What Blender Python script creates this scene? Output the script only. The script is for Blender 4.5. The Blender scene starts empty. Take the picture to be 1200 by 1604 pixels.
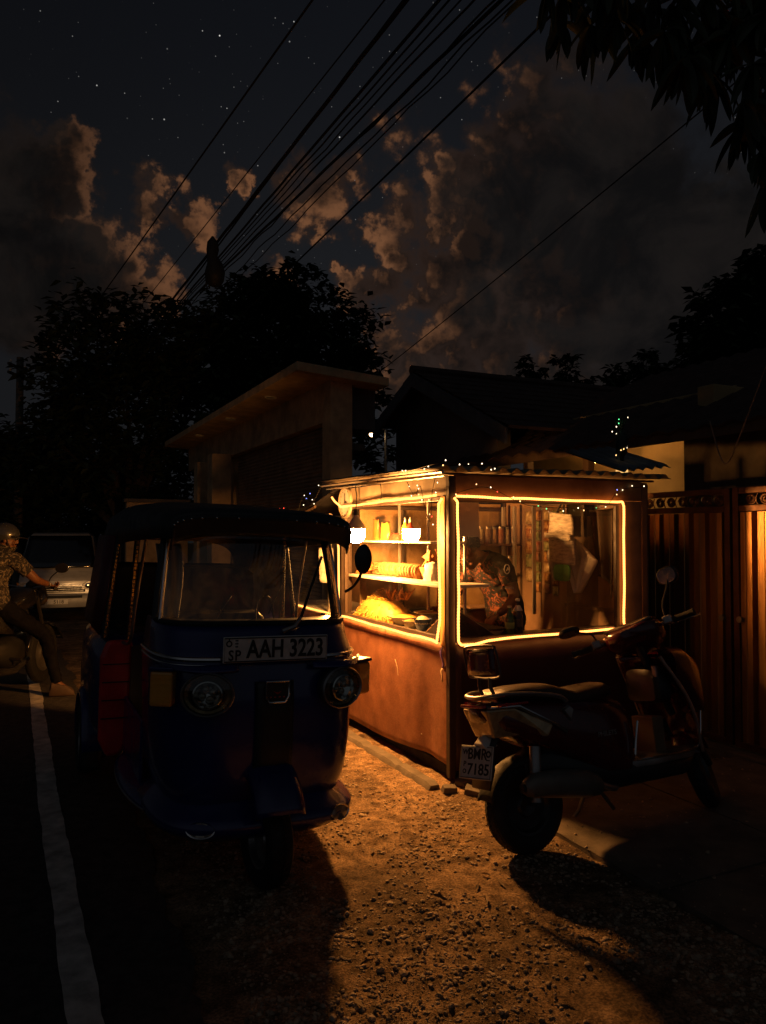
import bpy, bmesh, math, random
from mathutils import Vector, Matrix, Euler, noise
random.seed(11)
D = bpy.data
SC = bpy.context.scene
COL = SC.collection
PI = math.pi
R = math.radians
ALPHA = R(25.6)
CA, SA = math.cos(ALPHA), math.sin(ALPHA)
CAMZ = 1.55
PITCH = math.atan(33 / 1200)

# street frame: t to the right across the pavement, s along the street (away), z up
def S(t, s, z=0.0):
    return Vector((0.42 + CA * t - SA * s, 4.8 + SA * t + CA * s, z))
def ray(px, py):
    a, b = (px - 600) / 1200, -(py - 802) / 1200
    return Vector((a, math.cos(PITCH) - b * math.sin(PITCH), math.sin(PITCH) + b * math.cos(PITCH)))
def at_depth(px, py, y):
    d = ray(px, py)
    return Vector((0, 0, CAMZ)) + d * (y / d.y)
def at_height(px, py, z):
    d = ray(px, py)
    return Vector((0, 0, CAMZ)) + d * ((z - CAMZ) / d.z)
def slope(s):
    return -0.04 * max(0.0, min(s, 45) - 4.0)

# ------------------------------------------------------------------ scene organisation
def tag(o, label=None, cat=None, group=None, kind=None):
    if label: o['label'] = label
    if cat: o['category'] = cat
    if group: o['group'] = group
    if kind: o['kind'] = kind
    return o
def thing(name, label, cat, loc=(0, 0, 0), rot=(0, 0, 0), group=None):
    o = D.objects.new(name, None)
    COL.objects.link(o)
    o.empty_display_size = .1
    o.location = loc
    o.rotation_euler = rot
    return tag(o, label, cat, group)
def kids(o):
    return [c for c in D.objects if c.parent == o]
def dup(o, loc=None, rot=None, label=None, group=None, parent=None):
    c = o.copy()
    COL.objects.link(c)
    if parent is not None: c.parent = parent
    if loc is not None: c.location = loc
    if rot is not None: c.rotation_euler = rot
    if label: c['label'] = label
    if group: c['group'] = group
    for k in kids(o):
        if k is not c: dup(k, parent=c)
    return c

# ------------------------------------------------------------------ mesh builder
class MB:
    def __init__(self):
        self.v, self.f = [], []
    def add(self, vs, fs, M=None):
        n = len(self.v)
        self.v += [tuple(M @ Vector(v)) if M is not None else tuple(v) for v in vs]
        self.f += [tuple(i + n for i in f) for f in fs]
        return self
    def box(self, c, s, M=None):
        x, y, z = s[0] / 2, s[1] / 2, s[2] / 2
        vs = [(c[0] + a * x, c[1] + b * y, c[2] + d * z) for d in (-1, 1) for b in (-1, 1) for a in (-1, 1)]
        return self.add(vs, [(0, 2, 3, 1), (4, 5, 7, 6), (0, 1, 5, 4), (2, 6, 7, 3), (0, 4, 6, 2), (1, 3, 7, 5)], M)
    def span(self, a, b, M=None):
        return self.box([(a[i] + b[i]) / 2 for i in range(3)], [abs(b[i] - a[i]) for i in range(3)], M)
    def tube(self, pts, r, n=8, closed=False, M=None, flat=1.0):
        pts = [Vector(p) for p in pts]
        m = len(pts)
        rs = r if isinstance(r, (list, tuple)) else [r] * m
        vs, fs = [], []
        up = None
        for i, p in enumerate(pts):
            if closed:
                d = pts[(i + 1) % m] - pts[i - 1]
            else:
                d = pts[min(i + 1, m - 1)] - pts[max(i - 1, 0)]
            if d.length < 1e-9: d = Vector((0, 0, 1))
            d.normalize()
            if up is None:
                up = Vector((0, 0, 1)) if abs(d.z) < .9 else Vector((0, 1, 0))
            a = d.cross(up)
            if a.length < 1e-6: a = d.orthogonal()
            a.normalize()
            b = a.cross(d).normalized()
            up = b
            for k in range(n):
                t = 2 * PI * k / n
                vs.append(p + a * (math.cos(t) * rs[i]) + b * (math.sin(t) * rs[i] * flat))
        for i in range(m if closed else m - 1):
            j = (i + 1) % m
            for k in range(n):
                l = (k + 1) % n
                fs.append((i * n + k, i * n + l, j * n + l, j * n + k))
        if not closed:
            fs.append(tuple(range(n))[::-1])
            fs.append(tuple((m - 1) * n + k for k in range(n)))
        return self.add(vs, fs, M)
    def cyl(self, a, b, r, r2=None, n=14, M=None):
        return self.tube([a, b], [r, r if r2 is None else r2], n, M=M)
    def lathe(self, prof, n=20, M=None, axis='z', c=(0, 0, 0), arc=None):
        vs, fs = [], []
        m = len(prof)
        full = arc is None
        a0, a1 = (0, 2 * PI) if full else arc
        cnt = n if full else n + 1
        for k in range(cnt):
            t = a0 + (a1 - a0) * k / n
            for (r, h) in prof:
                p = (r * math.cos(t), r * math.sin(t), h)
                if axis == 'x': p = (p[2], p[0], p[1])
                if axis == 'y': p = (p[1], p[2], p[0])
                vs.append((p[0] + c[0], p[1] + c[1], p[2] + c[2]))
        for k in range(n):
            l = (k + 1) % cnt
            for i in range(m - 1):
                fs.append((k * m + i, l * m + i, l * m + i + 1, k * m + i + 1))
        return self.add(vs, fs, M)
    def ball(self, c, r, n=14, m=9, M=None):
        r = (r, r, r) if not isinstance(r, (tuple, list)) else r
        vs = [(c[0], c[1], c[2] - r[2])]
        for j in range(1, m):
            a = -PI / 2 + PI * j / m
            for k in range(n):
                t = 2 * PI * k / n
                vs.append((c[0] + r[0] * math.cos(a) * math.cos(t), c[1] + r[1] * math.cos(a) * math.sin(t), c[2] + r[2] * math.sin(a)))
        vs.append((c[0], c[1], c[2] + r[2]))
        fs = [(0, 1 + (k + 1) % n, 1 + k) for k in range(n)]
        for j in range(m - 2):
            for k in range(n):
                l = (k + 1) % n
                fs.append((1 + j * n + k, 1 + j * n + l, 1 + (j + 1) * n + l, 1 + (j + 1) * n + k))
        e = len(vs) - 1
        b = 1 + (m - 2) * n
        fs += [(e, b + k, b + (k + 1) % n) for k in range(n)]
        return self.add(vs, fs, M)
    def loft(self, rings, cap=True, closed=True, M=None):
        n = len(rings[0])
        vs = [p for r in rings for p in r]
        fs = []
        for i in range(len(rings) - 1):
            for k in range(n if closed else n - 1):
                l = (k + 1) % n
                fs.append((i * n + k, i * n + l, (i + 1) * n + l, (i + 1) * n + k))
        if cap and closed:
            fs.append(tuple(range(n))[::-1])
            fs.append(tuple((len(rings) - 1) * n + k for k in range(n)))
        return self.add(vs, fs, M)
    def prism(self, poly, a, b, axis='x', M=None):
        def q(p, h):
            if axis == 'x': return (h, p[0], p[1])
            if axis == 'y': return (p[0], h, p[1])
            return (p[0], p[1], h)
        n = len(poly)
        vs = [q(p, a) for p in poly] + [q(p, b) for p in poly]
        fs = [tuple(range(n))[::-1], tuple(range(n, 2 * n))] + [(k, (k + 1) % n, n + (k + 1) % n, n + k) for k in range(n)]
        return self.add(vs, fs, M)
    def sheet(self, fn, nu, nv, M=None):
        vs = [fn(i / nu, j / nv) for j in range(nv + 1) for i in range(nu + 1)]
        w = nu + 1
        fs = [(j * w + i, j * w + i + 1, (j + 1) * w + i + 1, (j + 1) * w + i) for j in range(nv) for i in range(nu)]
        return self.add(vs, fs, M)
    def mesh(self, name, smooth=True, fix=True):
        me = D.meshes.new(name)
        me.from_pydata(self.v, [], self.f)
        if fix:
            bm = bmesh.new()
            bm.from_mesh(me)
            bmesh.ops.recalc_face_normals(bm, faces=bm.faces)
            bm.to_mesh(me)
            bm.free()
        if smooth:
            me.shade_smooth()
            me.set_sharp_from_angle(angle=R(38))
        me.update()
        return me
    def build(self, name, m, parent=None, smooth=True, loc=None, rot=None, bevel=0, fix=True, thick=0):
        me = self.mesh(name, smooth, fix)
        return link(name, me, m, parent, loc, rot, bevel, thick)
def link(name, me, m, parent=None, loc=None, rot=None, bevel=0, thick=0):
    if m is not None:
        me.materials.clear()
        me.materials.append(m)
    o = D.objects.new(name, me)
    COL.objects.link(o)
    if parent is not None: o.parent = parent
    if loc is not None: o.location = loc
    if rot is not None: o.rotation_euler = rot
    if thick:
        k = o.modifiers.new('Solidify', 'SOLIDIFY')
        k.thickness = thick
        k.offset = 0
    if bevel:
        k = o.modifiers.new('Bevel', 'BEVEL')
        k.width = bevel
        k.segments = 2
        k.limit_method = 'ANGLE'
        k.angle_limit = R(35)
    return o
def evaluated(o):
    bpy.context.view_layer.update()
    dg = bpy.context.evaluated_depsgraph_get()
    me = D.meshes.new_from_object(o.evaluated_get(dg))
    D.objects.remove(o)
    return me
def lettering(txt, size, depth, m, parent, loc, rot, bold=0.0, name='lettering', spacing=1.0, sx=1.0):
    cu = D.curves.new('txt', 'FONT')
    cu.body = txt
    cu.size = size
    cu.extrude = depth
    cu.offset = bold
    cu.align_x = 'CENTER'
    cu.align_y = 'CENTER'
    cu.space_character = spacing
    cu.resolution_u = 3
    o = D.objects.new('txt', cu)
    COL.objects.link(o)
    me = evaluated(o)
    D.curves.remove(cu)
    me.transform(Matrix.Diagonal((sx, 1, 1, 1)))
    return link(name, me, m, parent, loc, rot)
def smoothpath(pts, k=6):
    P = [Vector(p) for p in pts]
    out = []
    for i in range(len(P) - 1):
        a, b, c, d = P[max(i - 1, 0)], P[i], P[i + 1], P[min(i + 2, len(P) - 1)]
        for j in range(k):
            t = j / k
            out.append(.5 * ((2 * b) + (c - a) * t + (2 * a - 5 * b + 4 * c - d) * t * t + (3 * b - a - 3 * c + d) * t ** 3))
    out.append(P[-1])
    return out
def sup(w, h, n=18, e=.6, c=(0, 0)):
    pts = []
    for k in range(n):
        t = 2 * PI * k / n
        a, b = math.cos(t), math.sin(t)
        pts.append((c[0] + w * math.copysign(abs(a) ** e, a), c[1] + h * math.copysign(abs(b) ** e, b)))
    return pts

# ------------------------------------------------------------------ materials
def nodes_of(m):
    m.use_nodes = True
    nt = m.node_tree
    nt.nodes.clear()
    return nt
def nd(nt, typ, **kw):
    n = nt.nodes.new(typ)
    for k, v in kw.items():
        if k.startswith('i_'):
            n.inputs[int(k[2:]) if k[2:].isdigit() else k[2:].replace('_', ' ')].default_value = v
        else:
            setattr(n, k, v)
    return n
def c4(c): return (c[0], c[1], c[2], 1)
def mat(name, col, rough=.6, metal=0.0, var=.3, scale=6.0, bump=0.0, bscale=60.0, coat=0.0, col2=None, spec=.5, dirt=0.0, trans=0.0, stretch=None, detail=4):
    m = D.materials.new(name)
    nt = nodes_of(m)
    L = nt.links.new
    out = nd(nt, 'ShaderNodeOutputMaterial')
    b = nd(nt, 'ShaderNodeBsdfPrincipled')
    tc = nd(nt, 'ShaderNodeTexCoord')
    src = tc.outputs['Object']
    if stretch:
        mp = nd(nt, 'ShaderNodeMapping')
        mp.inputs['Scale'].default_value = stretch
        L(src, mp.inputs['Vector'])
        src = mp.outputs['Vector']
    nz = nd(nt, 'ShaderNodeTexNoise', i_Scale=scale, i_Detail=float(detail), i_Roughness=.6)
    L(src, nz.inputs['Vector'])
    rp = nd(nt, 'ShaderNodeValToRGB')
    rp.color_ramp.elements[0].position = .32
    rp.color_ramp.elements[1].position = .7
    a = [max(0, x * (1 - var)) for x in col]
    z = col2 if col2 else [min(1, x * (1 + var)) for x in col]
    rp.color_ramp.elements[0].color = c4(a)
    rp.color_ramp.elements[1].color = c4(z)
    L(nz.outputs['Fac'], rp.inputs['Fac'])
    L(rp.outputs['Color'], b.inputs['Base Color'])
    b.inputs['Metallic'].default_value = metal
    b.inputs['Specular IOR Level'].default_value = spec
    b.inputs['Coat Weight'].default_value = coat
    b.inputs['Coat Roughness'].default_value = .08
    b.inputs['Transmission Weight'].default_value = trans
    mr = nd(nt, 'ShaderNodeMapRange', i_1=.3, i_2=.75, i_3=max(.02, rough * .8), i_4=min(1, rough * 1.25))
    n2 = nd(nt, 'ShaderNodeTexNoise', i_Scale=scale * 2.7, i_Detail=3.0)
    L(src, n2.inputs['Vector'])
    L(n2.outputs['Fac'], mr.inputs[0])
    L(mr.outputs[0], b.inputs['Roughness'])
    if bump:
        n3 = nd(nt, 'ShaderNodeTexNoise', i_Scale=bscale, i_Detail=5.0, i_Roughness=.65)
        L(src, n3.inputs['Vector'])
        bp = nd(nt, 'ShaderNodeBump', i_Strength=bump, i_Distance=.01)
        L(n3.outputs['Fac'], bp.inputs['Height'])
        L(bp.outputs['Normal'], b.inputs['Normal'])
    L(b.outputs[0], out.inputs[0])
    return m
def emit(name, col, st):
    m = D.materials.new(name)
    nt = nodes_of(m)
    e = nd(nt, 'ShaderNodeEmission', i_0=c4(col), i_1=float(st))
    o = nd(nt, 'ShaderNodeOutputMaterial')
    nt.links.new(e.outputs[0], o.inputs[0])
    return m
def pane(name, ior=1.55, dust=.03, tint=(1, 1, 1), dscale=5.0, through=.55):
    m = D.materials.new(name)
    nt = nodes_of(m)
    L = nt.links.new
    o = nd(nt, 'ShaderNodeOutputMaterial')
    ge = nd(nt, 'ShaderNodeNewGeometry')
    dt = nd(nt, 'ShaderNodeVectorMath', operation='DOT_PRODUCT')
    L(ge.outputs['Normal'], dt.inputs[0]); L(ge.outputs['Incoming'], dt.inputs[1])
    ab = nd(nt, 'ShaderNodeMath', operation='ABSOLUTE')
    L(dt.outputs['Value'], ab.inputs[0])
    om = nd(nt, 'ShaderNodeMath', operation='SUBTRACT', i_0=1.0)
    L(ab.outputs[0], om.inputs[1])
    pw = nd(nt, 'ShaderNodeMath', operation='POWER', i_1=5.0)
    L(om.outputs[0], pw.inputs[0])
    f0 = 2 * ((ior - 1) / (ior + 1)) ** 2
    fr = nd(nt, 'ShaderNodeMath', operation='MULTIPLY_ADD', i_1=1 - f0, i_2=f0)
    L(pw.outputs[0], fr.inputs[0])
    tr = nd(nt, 'ShaderNodeBsdfTransparent', i_0=c4(tint))
    gl = nd(nt, 'ShaderNodeBsdfGlossy', i_Roughness=.015)
    mx = nd(nt, 'ShaderNodeMixShader')
    L(fr.outputs[0], mx.inputs[0]); L(tr.outputs[0], mx.inputs[1]); L(gl.outputs[0], mx.inputs[2])
    d1 = nd(nt, 'ShaderNodeBsdfDiffuse', i_0=(.6, .56, .5, 1))
    d2 = nd(nt, 'ShaderNodeBsdfTranslucent', i_0=(.7, .66, .6, 1))
    df = nd(nt, 'ShaderNodeMixShader', i_0=through)
    L(d1.outputs[0], df.inputs[1]); L(d2.outputs[0], df.inputs[2])
    tc = nd(nt, 'ShaderNodeTexCoord')
    nz = nd(nt, 'ShaderNodeTexNoise', i_Scale=dscale, i_Detail=8.0, i_Roughness=.72, i_Distortion=.6)
    L(tc.outputs['Object'], nz.inputs['Vector'])
    mr = nd(nt, 'ShaderNodeMapRange', i_1=.42, i_2=.75, i_3=dust * .25, i_4=dust * 2.2)
    L(nz.outputs['Fac'], mr.inputs[0])
    mx2 = nd(nt, 'ShaderNodeMixShader')
    L(mr.outputs[0], mx2.inputs[0]); L(mx.outputs[0], mx2.inputs[1]); L(df.outputs[0], mx2.inputs[2])
    L(mx2.outputs[0], o.inputs[0])
    return m

M = {}
M['black'] = mat('black_rubber', (.012, .012, .012), .75, var=.4, bump=.2)
M['vinyl'] = mat('black_vinyl', (.022, .024, .026), .5, var=.35, bump=.25, bscale=25)
M['plastic'] = mat('black_plastic', (.02, .02, .02), .35, var=.3)
M['chrome'] = mat('chrome', (.75, .74, .72), .14, 1.0, var=.1)
M['steel'] = mat('dull_steel', (.32, .31, .30), .38, .85, var=.3, bump=.1)
M['alu'] = mat('aluminium', (.55, .52, .47), .35, .7, var=.15)
M['blue'] = mat('dark_blue_paint', (.012, .017, .115), .28, var=.2, coat=.6, scale=3)
M['maroon'] = mat('maroon_paint', (.075, .010, .012), .25, var=.25, coat=.7, scale=4)
M['red_vinyl'] = mat('red_vinyl', (.72, .02, .022), .35, var=.25, coat=.3)
M['amber'] = mat('amber_lens', (1.0, .40, .05), .25, var=.15, coat=.6, trans=.15)
M['clear'] = mat('clear_lens', (.38, .34, .28), .1, .55, var=.3, scale=40, coat=.8)
M['redlens'] = mat('red_lens', (.45, .012, .01), .15, var=.2, coat=.9)
M['glass'] = pane('window_glass', 1.58, .010, dscale=8.0)
M['windshield'] = pane('windshield_glass', 1.55, .011, (.82, .85, .82), 11, .85)
M['plate_white'] = mat('number_plate_white', (.62, .60, .55), .4, var=.18, scale=14)
M['ink'] = mat('black_ink', (.01, .01, .01), .5, var=.1)
M['skin'] = mat('brown_skin', (.20, .085, .04), .5, var=.2, scale=12)
M['hair'] = mat('black_hair', (.008, .007, .006), .45, var=.3, scale=60, bump=.4)
M['cloth_white'] = mat('cream_cloth', (.76, .69, .58), .85, var=.18, scale=9, bump=.5, bscale=120)
M['denim'] = mat('dark_trousers', (.007, .007, .009), .9, spec=.1, var=.3, bump=.4, bscale=150)
M['leaf'] = mat('leaf_green', (.028, .042, .014), .55, var=.5, scale=3)
M['bark'] = mat('bark', (.06, .045, .03), .9, var=.4, bump=.8, bscale=25)
M['cable'] = mat('cable_black', (.012, .012, .012), .7, var=.2)
M['concrete'] = mat('concrete', (.13, .11, .085), .9, var=.35, scale=7, bump=.5, bscale=70, detail=8)
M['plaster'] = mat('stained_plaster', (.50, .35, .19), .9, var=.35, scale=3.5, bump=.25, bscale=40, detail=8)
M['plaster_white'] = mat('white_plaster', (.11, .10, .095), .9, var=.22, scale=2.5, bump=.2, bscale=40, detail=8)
M['tile'] = mat('clay_roof_tile', (.06, .034, .024), .85, var=.45, scale=5, bump=.4, bscale=30)
M['wood'] = mat('old_timber', (.10, .062, .035), .8, var=.4, scale=5, stretch=(1, 1, .15), bump=.3)
# ================================================================== camera, sky
cam_d = D.cameras.new('camera')
cam = D.objects.new('camera', cam_d)
COL.objects.link(cam)
cam.location = (0, 0, CAMZ)
cam.rotation_euler = (R(90) + PITCH, 0, 0)
cam_d.sensor_fit = 'VERTICAL'
cam_d.sensor_height = 24
cam_d.lens = 1200 / 1604 * 24
cam_d.clip_start = .05
cam_d.clip_end = 1000
SC.camera = cam
SC.view_settings.view_transform = 'Standard'
SC.view_settings.look = 'None'
SC.view_settings.exposure = 0
SC.view_settings.gamma = 1
cy = SC.cycles
cy.caustics_reflective = False
cy.caustics_refractive = False
cy.sample_clamp_indirect = 2.0
cy.max_bounces = 7
cy.diffuse_bounces = 4
cy.glossy_bounces = 4
cy.transparent_max_bounces = 24
cy.use_denoising = True
cy.use_adaptive_sampling = False

W = D.worlds.new('World')
SC.world = W
W.use_nodes = True
W.cycles.sampling_method = 'NONE'
nt = W.node_tree
nt.nodes.clear()

def ma(t, op, a, b=None, c=None, clamp=False):
    n = t.nodes.new('ShaderNodeMath')
    n.operation = op
    n.use_clamp = clamp
    for i, x in enumerate((a, b, c)):
        if x is None: continue
        if isinstance(x, (int, float)): n.inputs[i].default_value = x
        else: t.links.new(x, n.inputs[i])
    return n.outputs[0]
def vm(t, op, a, b=None, scale=None):
    n = t.nodes.new('ShaderNodeVectorMath')
    n.operation = op
    for i, x in enumerate((a, b)):
        if x is None: continue
        if isinstance(x, (tuple, list, Vector)): n.inputs[i].default_value = tuple(x)
        else: t.links.new(x, n.inputs[i])
    if scale is not None:
        if isinstance(scale, (int, float)): n.inputs['Scale'].default_value = scale
        else: t.links.new(scale, n.inputs['Scale'])
    return n.outputs['Value'] if op in ('DISTANCE', 'DOT_PRODUCT', 'LENGTH') else n.outputs['Vector']
def smooth(t, x, a, b, lo=0.0, hi=1.0):
    n = t.nodes.new('ShaderNodeMapRange')
    n.interpolation_type = 'SMOOTHSTEP'
    t.links.new(x, n.inputs[0])
    for i, v in enumerate((a, b, lo, hi)): n.inputs[i + 1].default_value = v
    return n.outputs[0]
def mixc(t, f, a, b, blend='MIX'):
    n = t.nodes.new('ShaderNodeMix')
    n.data_type = 'RGBA'
    n.blend_type = blend
    for sock, x in ((n.inputs[0], f), (n.inputs[6], a), (n.inputs[7], b)):
        if isinstance(x, (int, float)): sock.default_value = x
        elif isinstance(x, (tuple, list)): sock.default_value = c4(x)
        else: t.links.new(x, sock)
    return n.outputs[2]

BLOBS = [(20, 410, 150, 1.35), (140, 430, 95, 1.25), (75, 290, 75, 1.15), (-60, 300, 140, 1.3), (225, 450, 60, 1), (100, 235, 46, .95),
         (905, 330, 200, 1.4), (790, 350, 105, 1.3), (1010, 480, 200, 1.4), (840, 165, 95, .9), (715, 460, 110, 1.05), (705, 300, 70, 1.05),
         (1120, 400, 130, 1.4), (1180, 300, 80, .8), (228, 310, 52, .85), (300, 333, 42, .85), (372, 292, 34, .8), (500, 318, 64, .82),
         (585, 450, 50, .8), (615, 345, 56, .85), (640, 425, 60, .9), (650, 215, 60, .62), (560, 265, 40, .55),
         (635, 570, 80, .95), (770, 545, 100, 1.0), (595, 500, 40, .75), (420, 470, 60, .65), (1000, 600, 130, .9)]
g = D.node_groups.new('cloud_field', 'ShaderNodeTree')
g.interface.new_socket('Vector', in_out='INPUT', socket_type='NodeSocketVector')
g.interface.new_socket('Field', in_out='OUTPUT', socket_type='NodeSocketFloat')
gi = g.nodes.new('NodeGroupInput')
go = g.nodes.new('NodeGroupOutput')
v = gi.outputs[0]
wn = nd(g, 'ShaderNodeTexNoise', i_Scale=13.0, i_Detail=6.0, i_Roughness=.6)
g.links.new(v, wn.inputs['Vector'])
wv = vm(g, 'SCALE', vm(g, 'SUBTRACT', wn.outputs['Color'], (.5, .5, .5)), scale=.15)
v2 = vm(g, 'ADD', v, wv)
acc = None
for (px, py, r, st) in BLOBS:
    c = ray(px, py).normalized()
    k = r / 1200 * c.y
    dd = vm(g, 'DISTANCE', v2, c)
    b = smooth(g, dd, k * 1.45, k * .35, 0, st)
    acc = b if acc is None else ma(g, 'MAXIMUM', acc, b)
fb = nd(g, 'ShaderNodeTexNoise', i_Scale=13.0, i_Detail=7.0, i_Roughness=.55, i_Distortion=.1)
g.links.new(v, fb.inputs['Vector'])
wn2 = nd(g, 'ShaderNodeTexNoise', i_Scale=30.0, i_Detail=4.0, i_Roughness=.6)
g.links.new(v, wn2.inputs['Vector'])
v3 = vm(g, 'ADD', v, vm(g, 'SCALE', vm(g, 'SUBTRACT', wn2.outputs['Color'], (.5, .5, .5)), scale=.035))
vo = nd(g, 'ShaderNodeTexVoronoi', feature='F1', i_Scale=24.0)
g.links.new(v3, vo.inputs['Vector'])
vo2 = nd(g, 'ShaderNodeTexVoronoi', feature='F1', i_Scale=62.0)
g.links.new(v3, vo2.inputs['Vector'])
puff = ma(g, 'ADD', ma(g, 'MULTIPLY', ma(g, 'SUBTRACT', .42, vo.outputs['Distance']), .75), ma(g, 'MULTIPLY', ma(g, 'SUBTRACT', .42, vo2.outputs['Distance']), .22))
fld = ma(g, 'ADD', acc, ma(g, 'MULTIPLY', smooth(g, acc, .02, .45), ma(g, 'ADD', ma(g, 'MULTIPLY', ma(g, 'SUBTRACT', fb.outputs['Fac'], .5), 1.1), puff)))
g.links.new(fld, go.inputs[0])

geo = nd(nt, 'ShaderNodeTexCoord')
dirv = vm(nt, 'NORMALIZE', geo.outputs['Generated'])
sep = nd(nt, 'ShaderNodeSeparateXYZ')
nt.links.new(dirv, sep.inputs[0])
def field(vec):
    n = nt.nodes.new('ShaderNodeGroup')
    n.node_tree = g
    nt.links.new(vec, n.inputs[0])
    return n.outputs[0]
glow = ray(520, 420).normalized()
tow = vm(nt, 'NORMALIZE', vm(nt, 'SUBTRACT', tuple(glow), dirv))
f0 = field(dirv)
f1 = field(vm(nt, 'ADD', dirv, vm(nt, 'SCALE', tow, scale=.014)))
dens = smooth(nt, f0, .05, .95)
f3 = field(vm(nt, 'ADD', dirv, vm(nt, 'SCALE', tow, scale=.045)))
lit = ma(nt, 'ADD', ma(nt, 'MULTIPLY', ma(nt, 'SUBTRACT', f0, f1), 1.7), ma(nt, 'MULTIPLY', ma(nt, 'SUBTRACT', f0, f3), .9))
dgl = vm(nt, 'DISTANCE', dirv, tuple(glow))
reach = smooth(nt, dgl, .46, .10)
thin = smooth(nt, f0, 1.12, .50)
edge = smooth(nt, f0, .12, .74)
rim = ma(nt, 'MULTIPLY', smooth(nt, lit, .12, 1.0), edge)
warm = ma(nt, 'MULTIPLY', reach, ma(nt, 'ADD', ma(nt, 'MULTIPLY', rim, ma(nt, 'ADD', ma(nt, 'MULTIPLY', thin, .9), .05)), ma(nt, 'MULTIPLY', ma(nt, 'MULTIPLY', edge, thin), .10)))
elev = sep.outputs['Z']
sky = mixc(nt, smooth(nt, elev, .12, .66), (.0140, .0146, .0166), (.0046, .0053, .0074))
side = smooth(nt, sep.outputs['X'], -.5, .05)
sky = mixc(nt, side, mixc(nt, .5, sky, (.0024, .0024, .0028)), sky)
cdark = mixc(nt, side, (.0048, .0040, .0036), (.0064, .0058, .0058))
cn = nd(nt, 'ShaderNodeTexNoise', i_Scale=10.0, i_Detail=6.0, i_Roughness=.6, i_Distortion=.5)
nt.links.new(dirv, cn.inputs['Vector'])
cdark = mixc(nt, smooth(nt, cn.outputs['Fac'], .36, .68), mixc(nt, .5, cdark, (.0015, .0015, .0017)), mixc(nt, .38, cdark, (.0165, .0125, .0105)))
sky2 = mixc(nt, ma(nt, 'MULTIPLY', dens, .92), sky, cdark)
sky2 = mixc(nt, warm, sky2, (.175, .074, .033))
# stars
st = nd(nt, 'ShaderNodeTexVoronoi', i_Scale=62.0)
nt.links.new(dirv, st.inputs['Vector'])
sepc = nd(nt, 'ShaderNodeSeparateColor')
nt.links.new(st.outputs['Color'], sepc.inputs[0])
mag = ma(nt, 'POWER', sepc.outputs[0], 3.0)
spot = ma(nt, 'MULTIPLY', smooth(nt, st.outputs['Distance'], .068, .022), mag)
st2 = nd(nt, 'ShaderNodeTexVoronoi', i_Scale=120.0)
nt.links.new(dirv, st2.inputs['Vector'])
sepd = nd(nt, 'ShaderNodeSeparateColor')
nt.links.new(st2.outputs['Color'], sepd.inputs[0])
spot2 = ma(nt, 'MULTIPLY', smooth(nt, st2.outputs['Distance'], .10, .03), ma(nt, 'POWER', sepd.outputs[0], 4.0))
star = ma(nt, 'ADD', ma(nt, 'MULTIPLY', spot, 1.0), ma(nt, 'MULTIPLY', spot2, .24))
star = ma(nt, 'MULTIPLY', star, ma(nt, 'SUBTRACT', 1.0, dens))
star = ma(nt, 'MULTIPLY', star, smooth(nt, elev, .22, .5))
sc_ = nd(nt, 'ShaderNodeCombineColor')
for i, k in enumerate((1.0, .97, .92)): nt.links.new(ma(nt, 'MULTIPLY', star, k), sc_.inputs[i])
sky3 = mixc(nt, 1.0, sky2, sc_.outputs[0], 'ADD')
# the brighter evening sky behind the viewer
back = smooth(nt, sep.outputs['Y'], .05, -.7)
sky4 = mixc(nt, back, sky3, (.027, .029, .033))
ground_cut = smooth(nt, elev, -.03, .0)
sky5 = mixc(nt, ground_cut, (.004, .0036, .003), sky4)
bg = nd(nt, 'ShaderNodeBackground', i_1=1.0)
nt.links.new(sky5, bg.inputs[0])
wo = nd(nt, 'ShaderNodeOutputWorld')
nt.links.new(bg.outputs[0], wo.inputs[0])

# ================================================================== ground, road
def fine(lo, hi, a, b, step, far):
    out = []
    x = lo
    while x < a:
        out.append(x); x += max(step, (a - x) * .35)
    x = a
    while x < b:
        out.append(x); x += step
    d = step
    while x < hi:
        out.append(x); d *= 1.35; x += d
    out.append(hi)
    return out
def gz(t, s):
    k = max(0.0, min(1.0, (t + 1.95) / .35))
    p = Vector((t, s, 0))
    h = noise.fractal(p * 1.1, 1.0, 2.0, 3) * .016 + noise.fractal(p * 9, .9, 2.0, 4) * .0075 + max(0, noise.noise(p * 26)) * .007 + max(0, noise.noise(p * 55)) * .005
    fade = max(0.0, min(1.0, (s + 9) / 2)) * max(0.0, min(1.0, (6 - s) / 3))
    return slope(s) + (h - .004) * fade * k - .012 * (1 - k)
ts = fine(-90, 90, -1.95, 2.2, .0155, 1)
ss = fine(-30, 240, -3.4, 1.2, .0155, 1)
b = MB()
w = len(ts)
b.v = [tuple(S(t, s, gz(t, s))) for s in ss for t in ts]
b.f = [(j * w + i, j * w + i + 1, (j + 1) * w + i + 1, (j + 1) * w + i) for j in range(len(ss) - 1) for i in range(w - 1)]
M['dirt'] = mat('gravel_dirt', (.25, .145, .07), .95, var=.62, scale=11, bump=.9, bscale=150, detail=10, col2=(.46, .31, .18), spec=.2)
nt = M['dirt'].node_tree
pb = next(n for n in nt.nodes if n.type == 'BSDF_PRINCIPLED')
old = pb.inputs['Base Color'].links[0].from_socket
tcn = next(n for n in nt.nodes if n.type == 'TEX_COORD')
n1 = nd(nt, 'ShaderNodeTexNoise', i_Scale=1.7, i_Detail=6.0, i_Roughness=.65, i_Distortion=.8)
nt.links.new(tcn.outputs['Object'], n1.inputs['Vector'])
n2 = nd(nt, 'ShaderNodeTexNoise', i_Scale=95.0, i_Detail=3.0)
nt.links.new(tcn.outputs['Object'], n2.inputs['Vector'])
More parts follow.
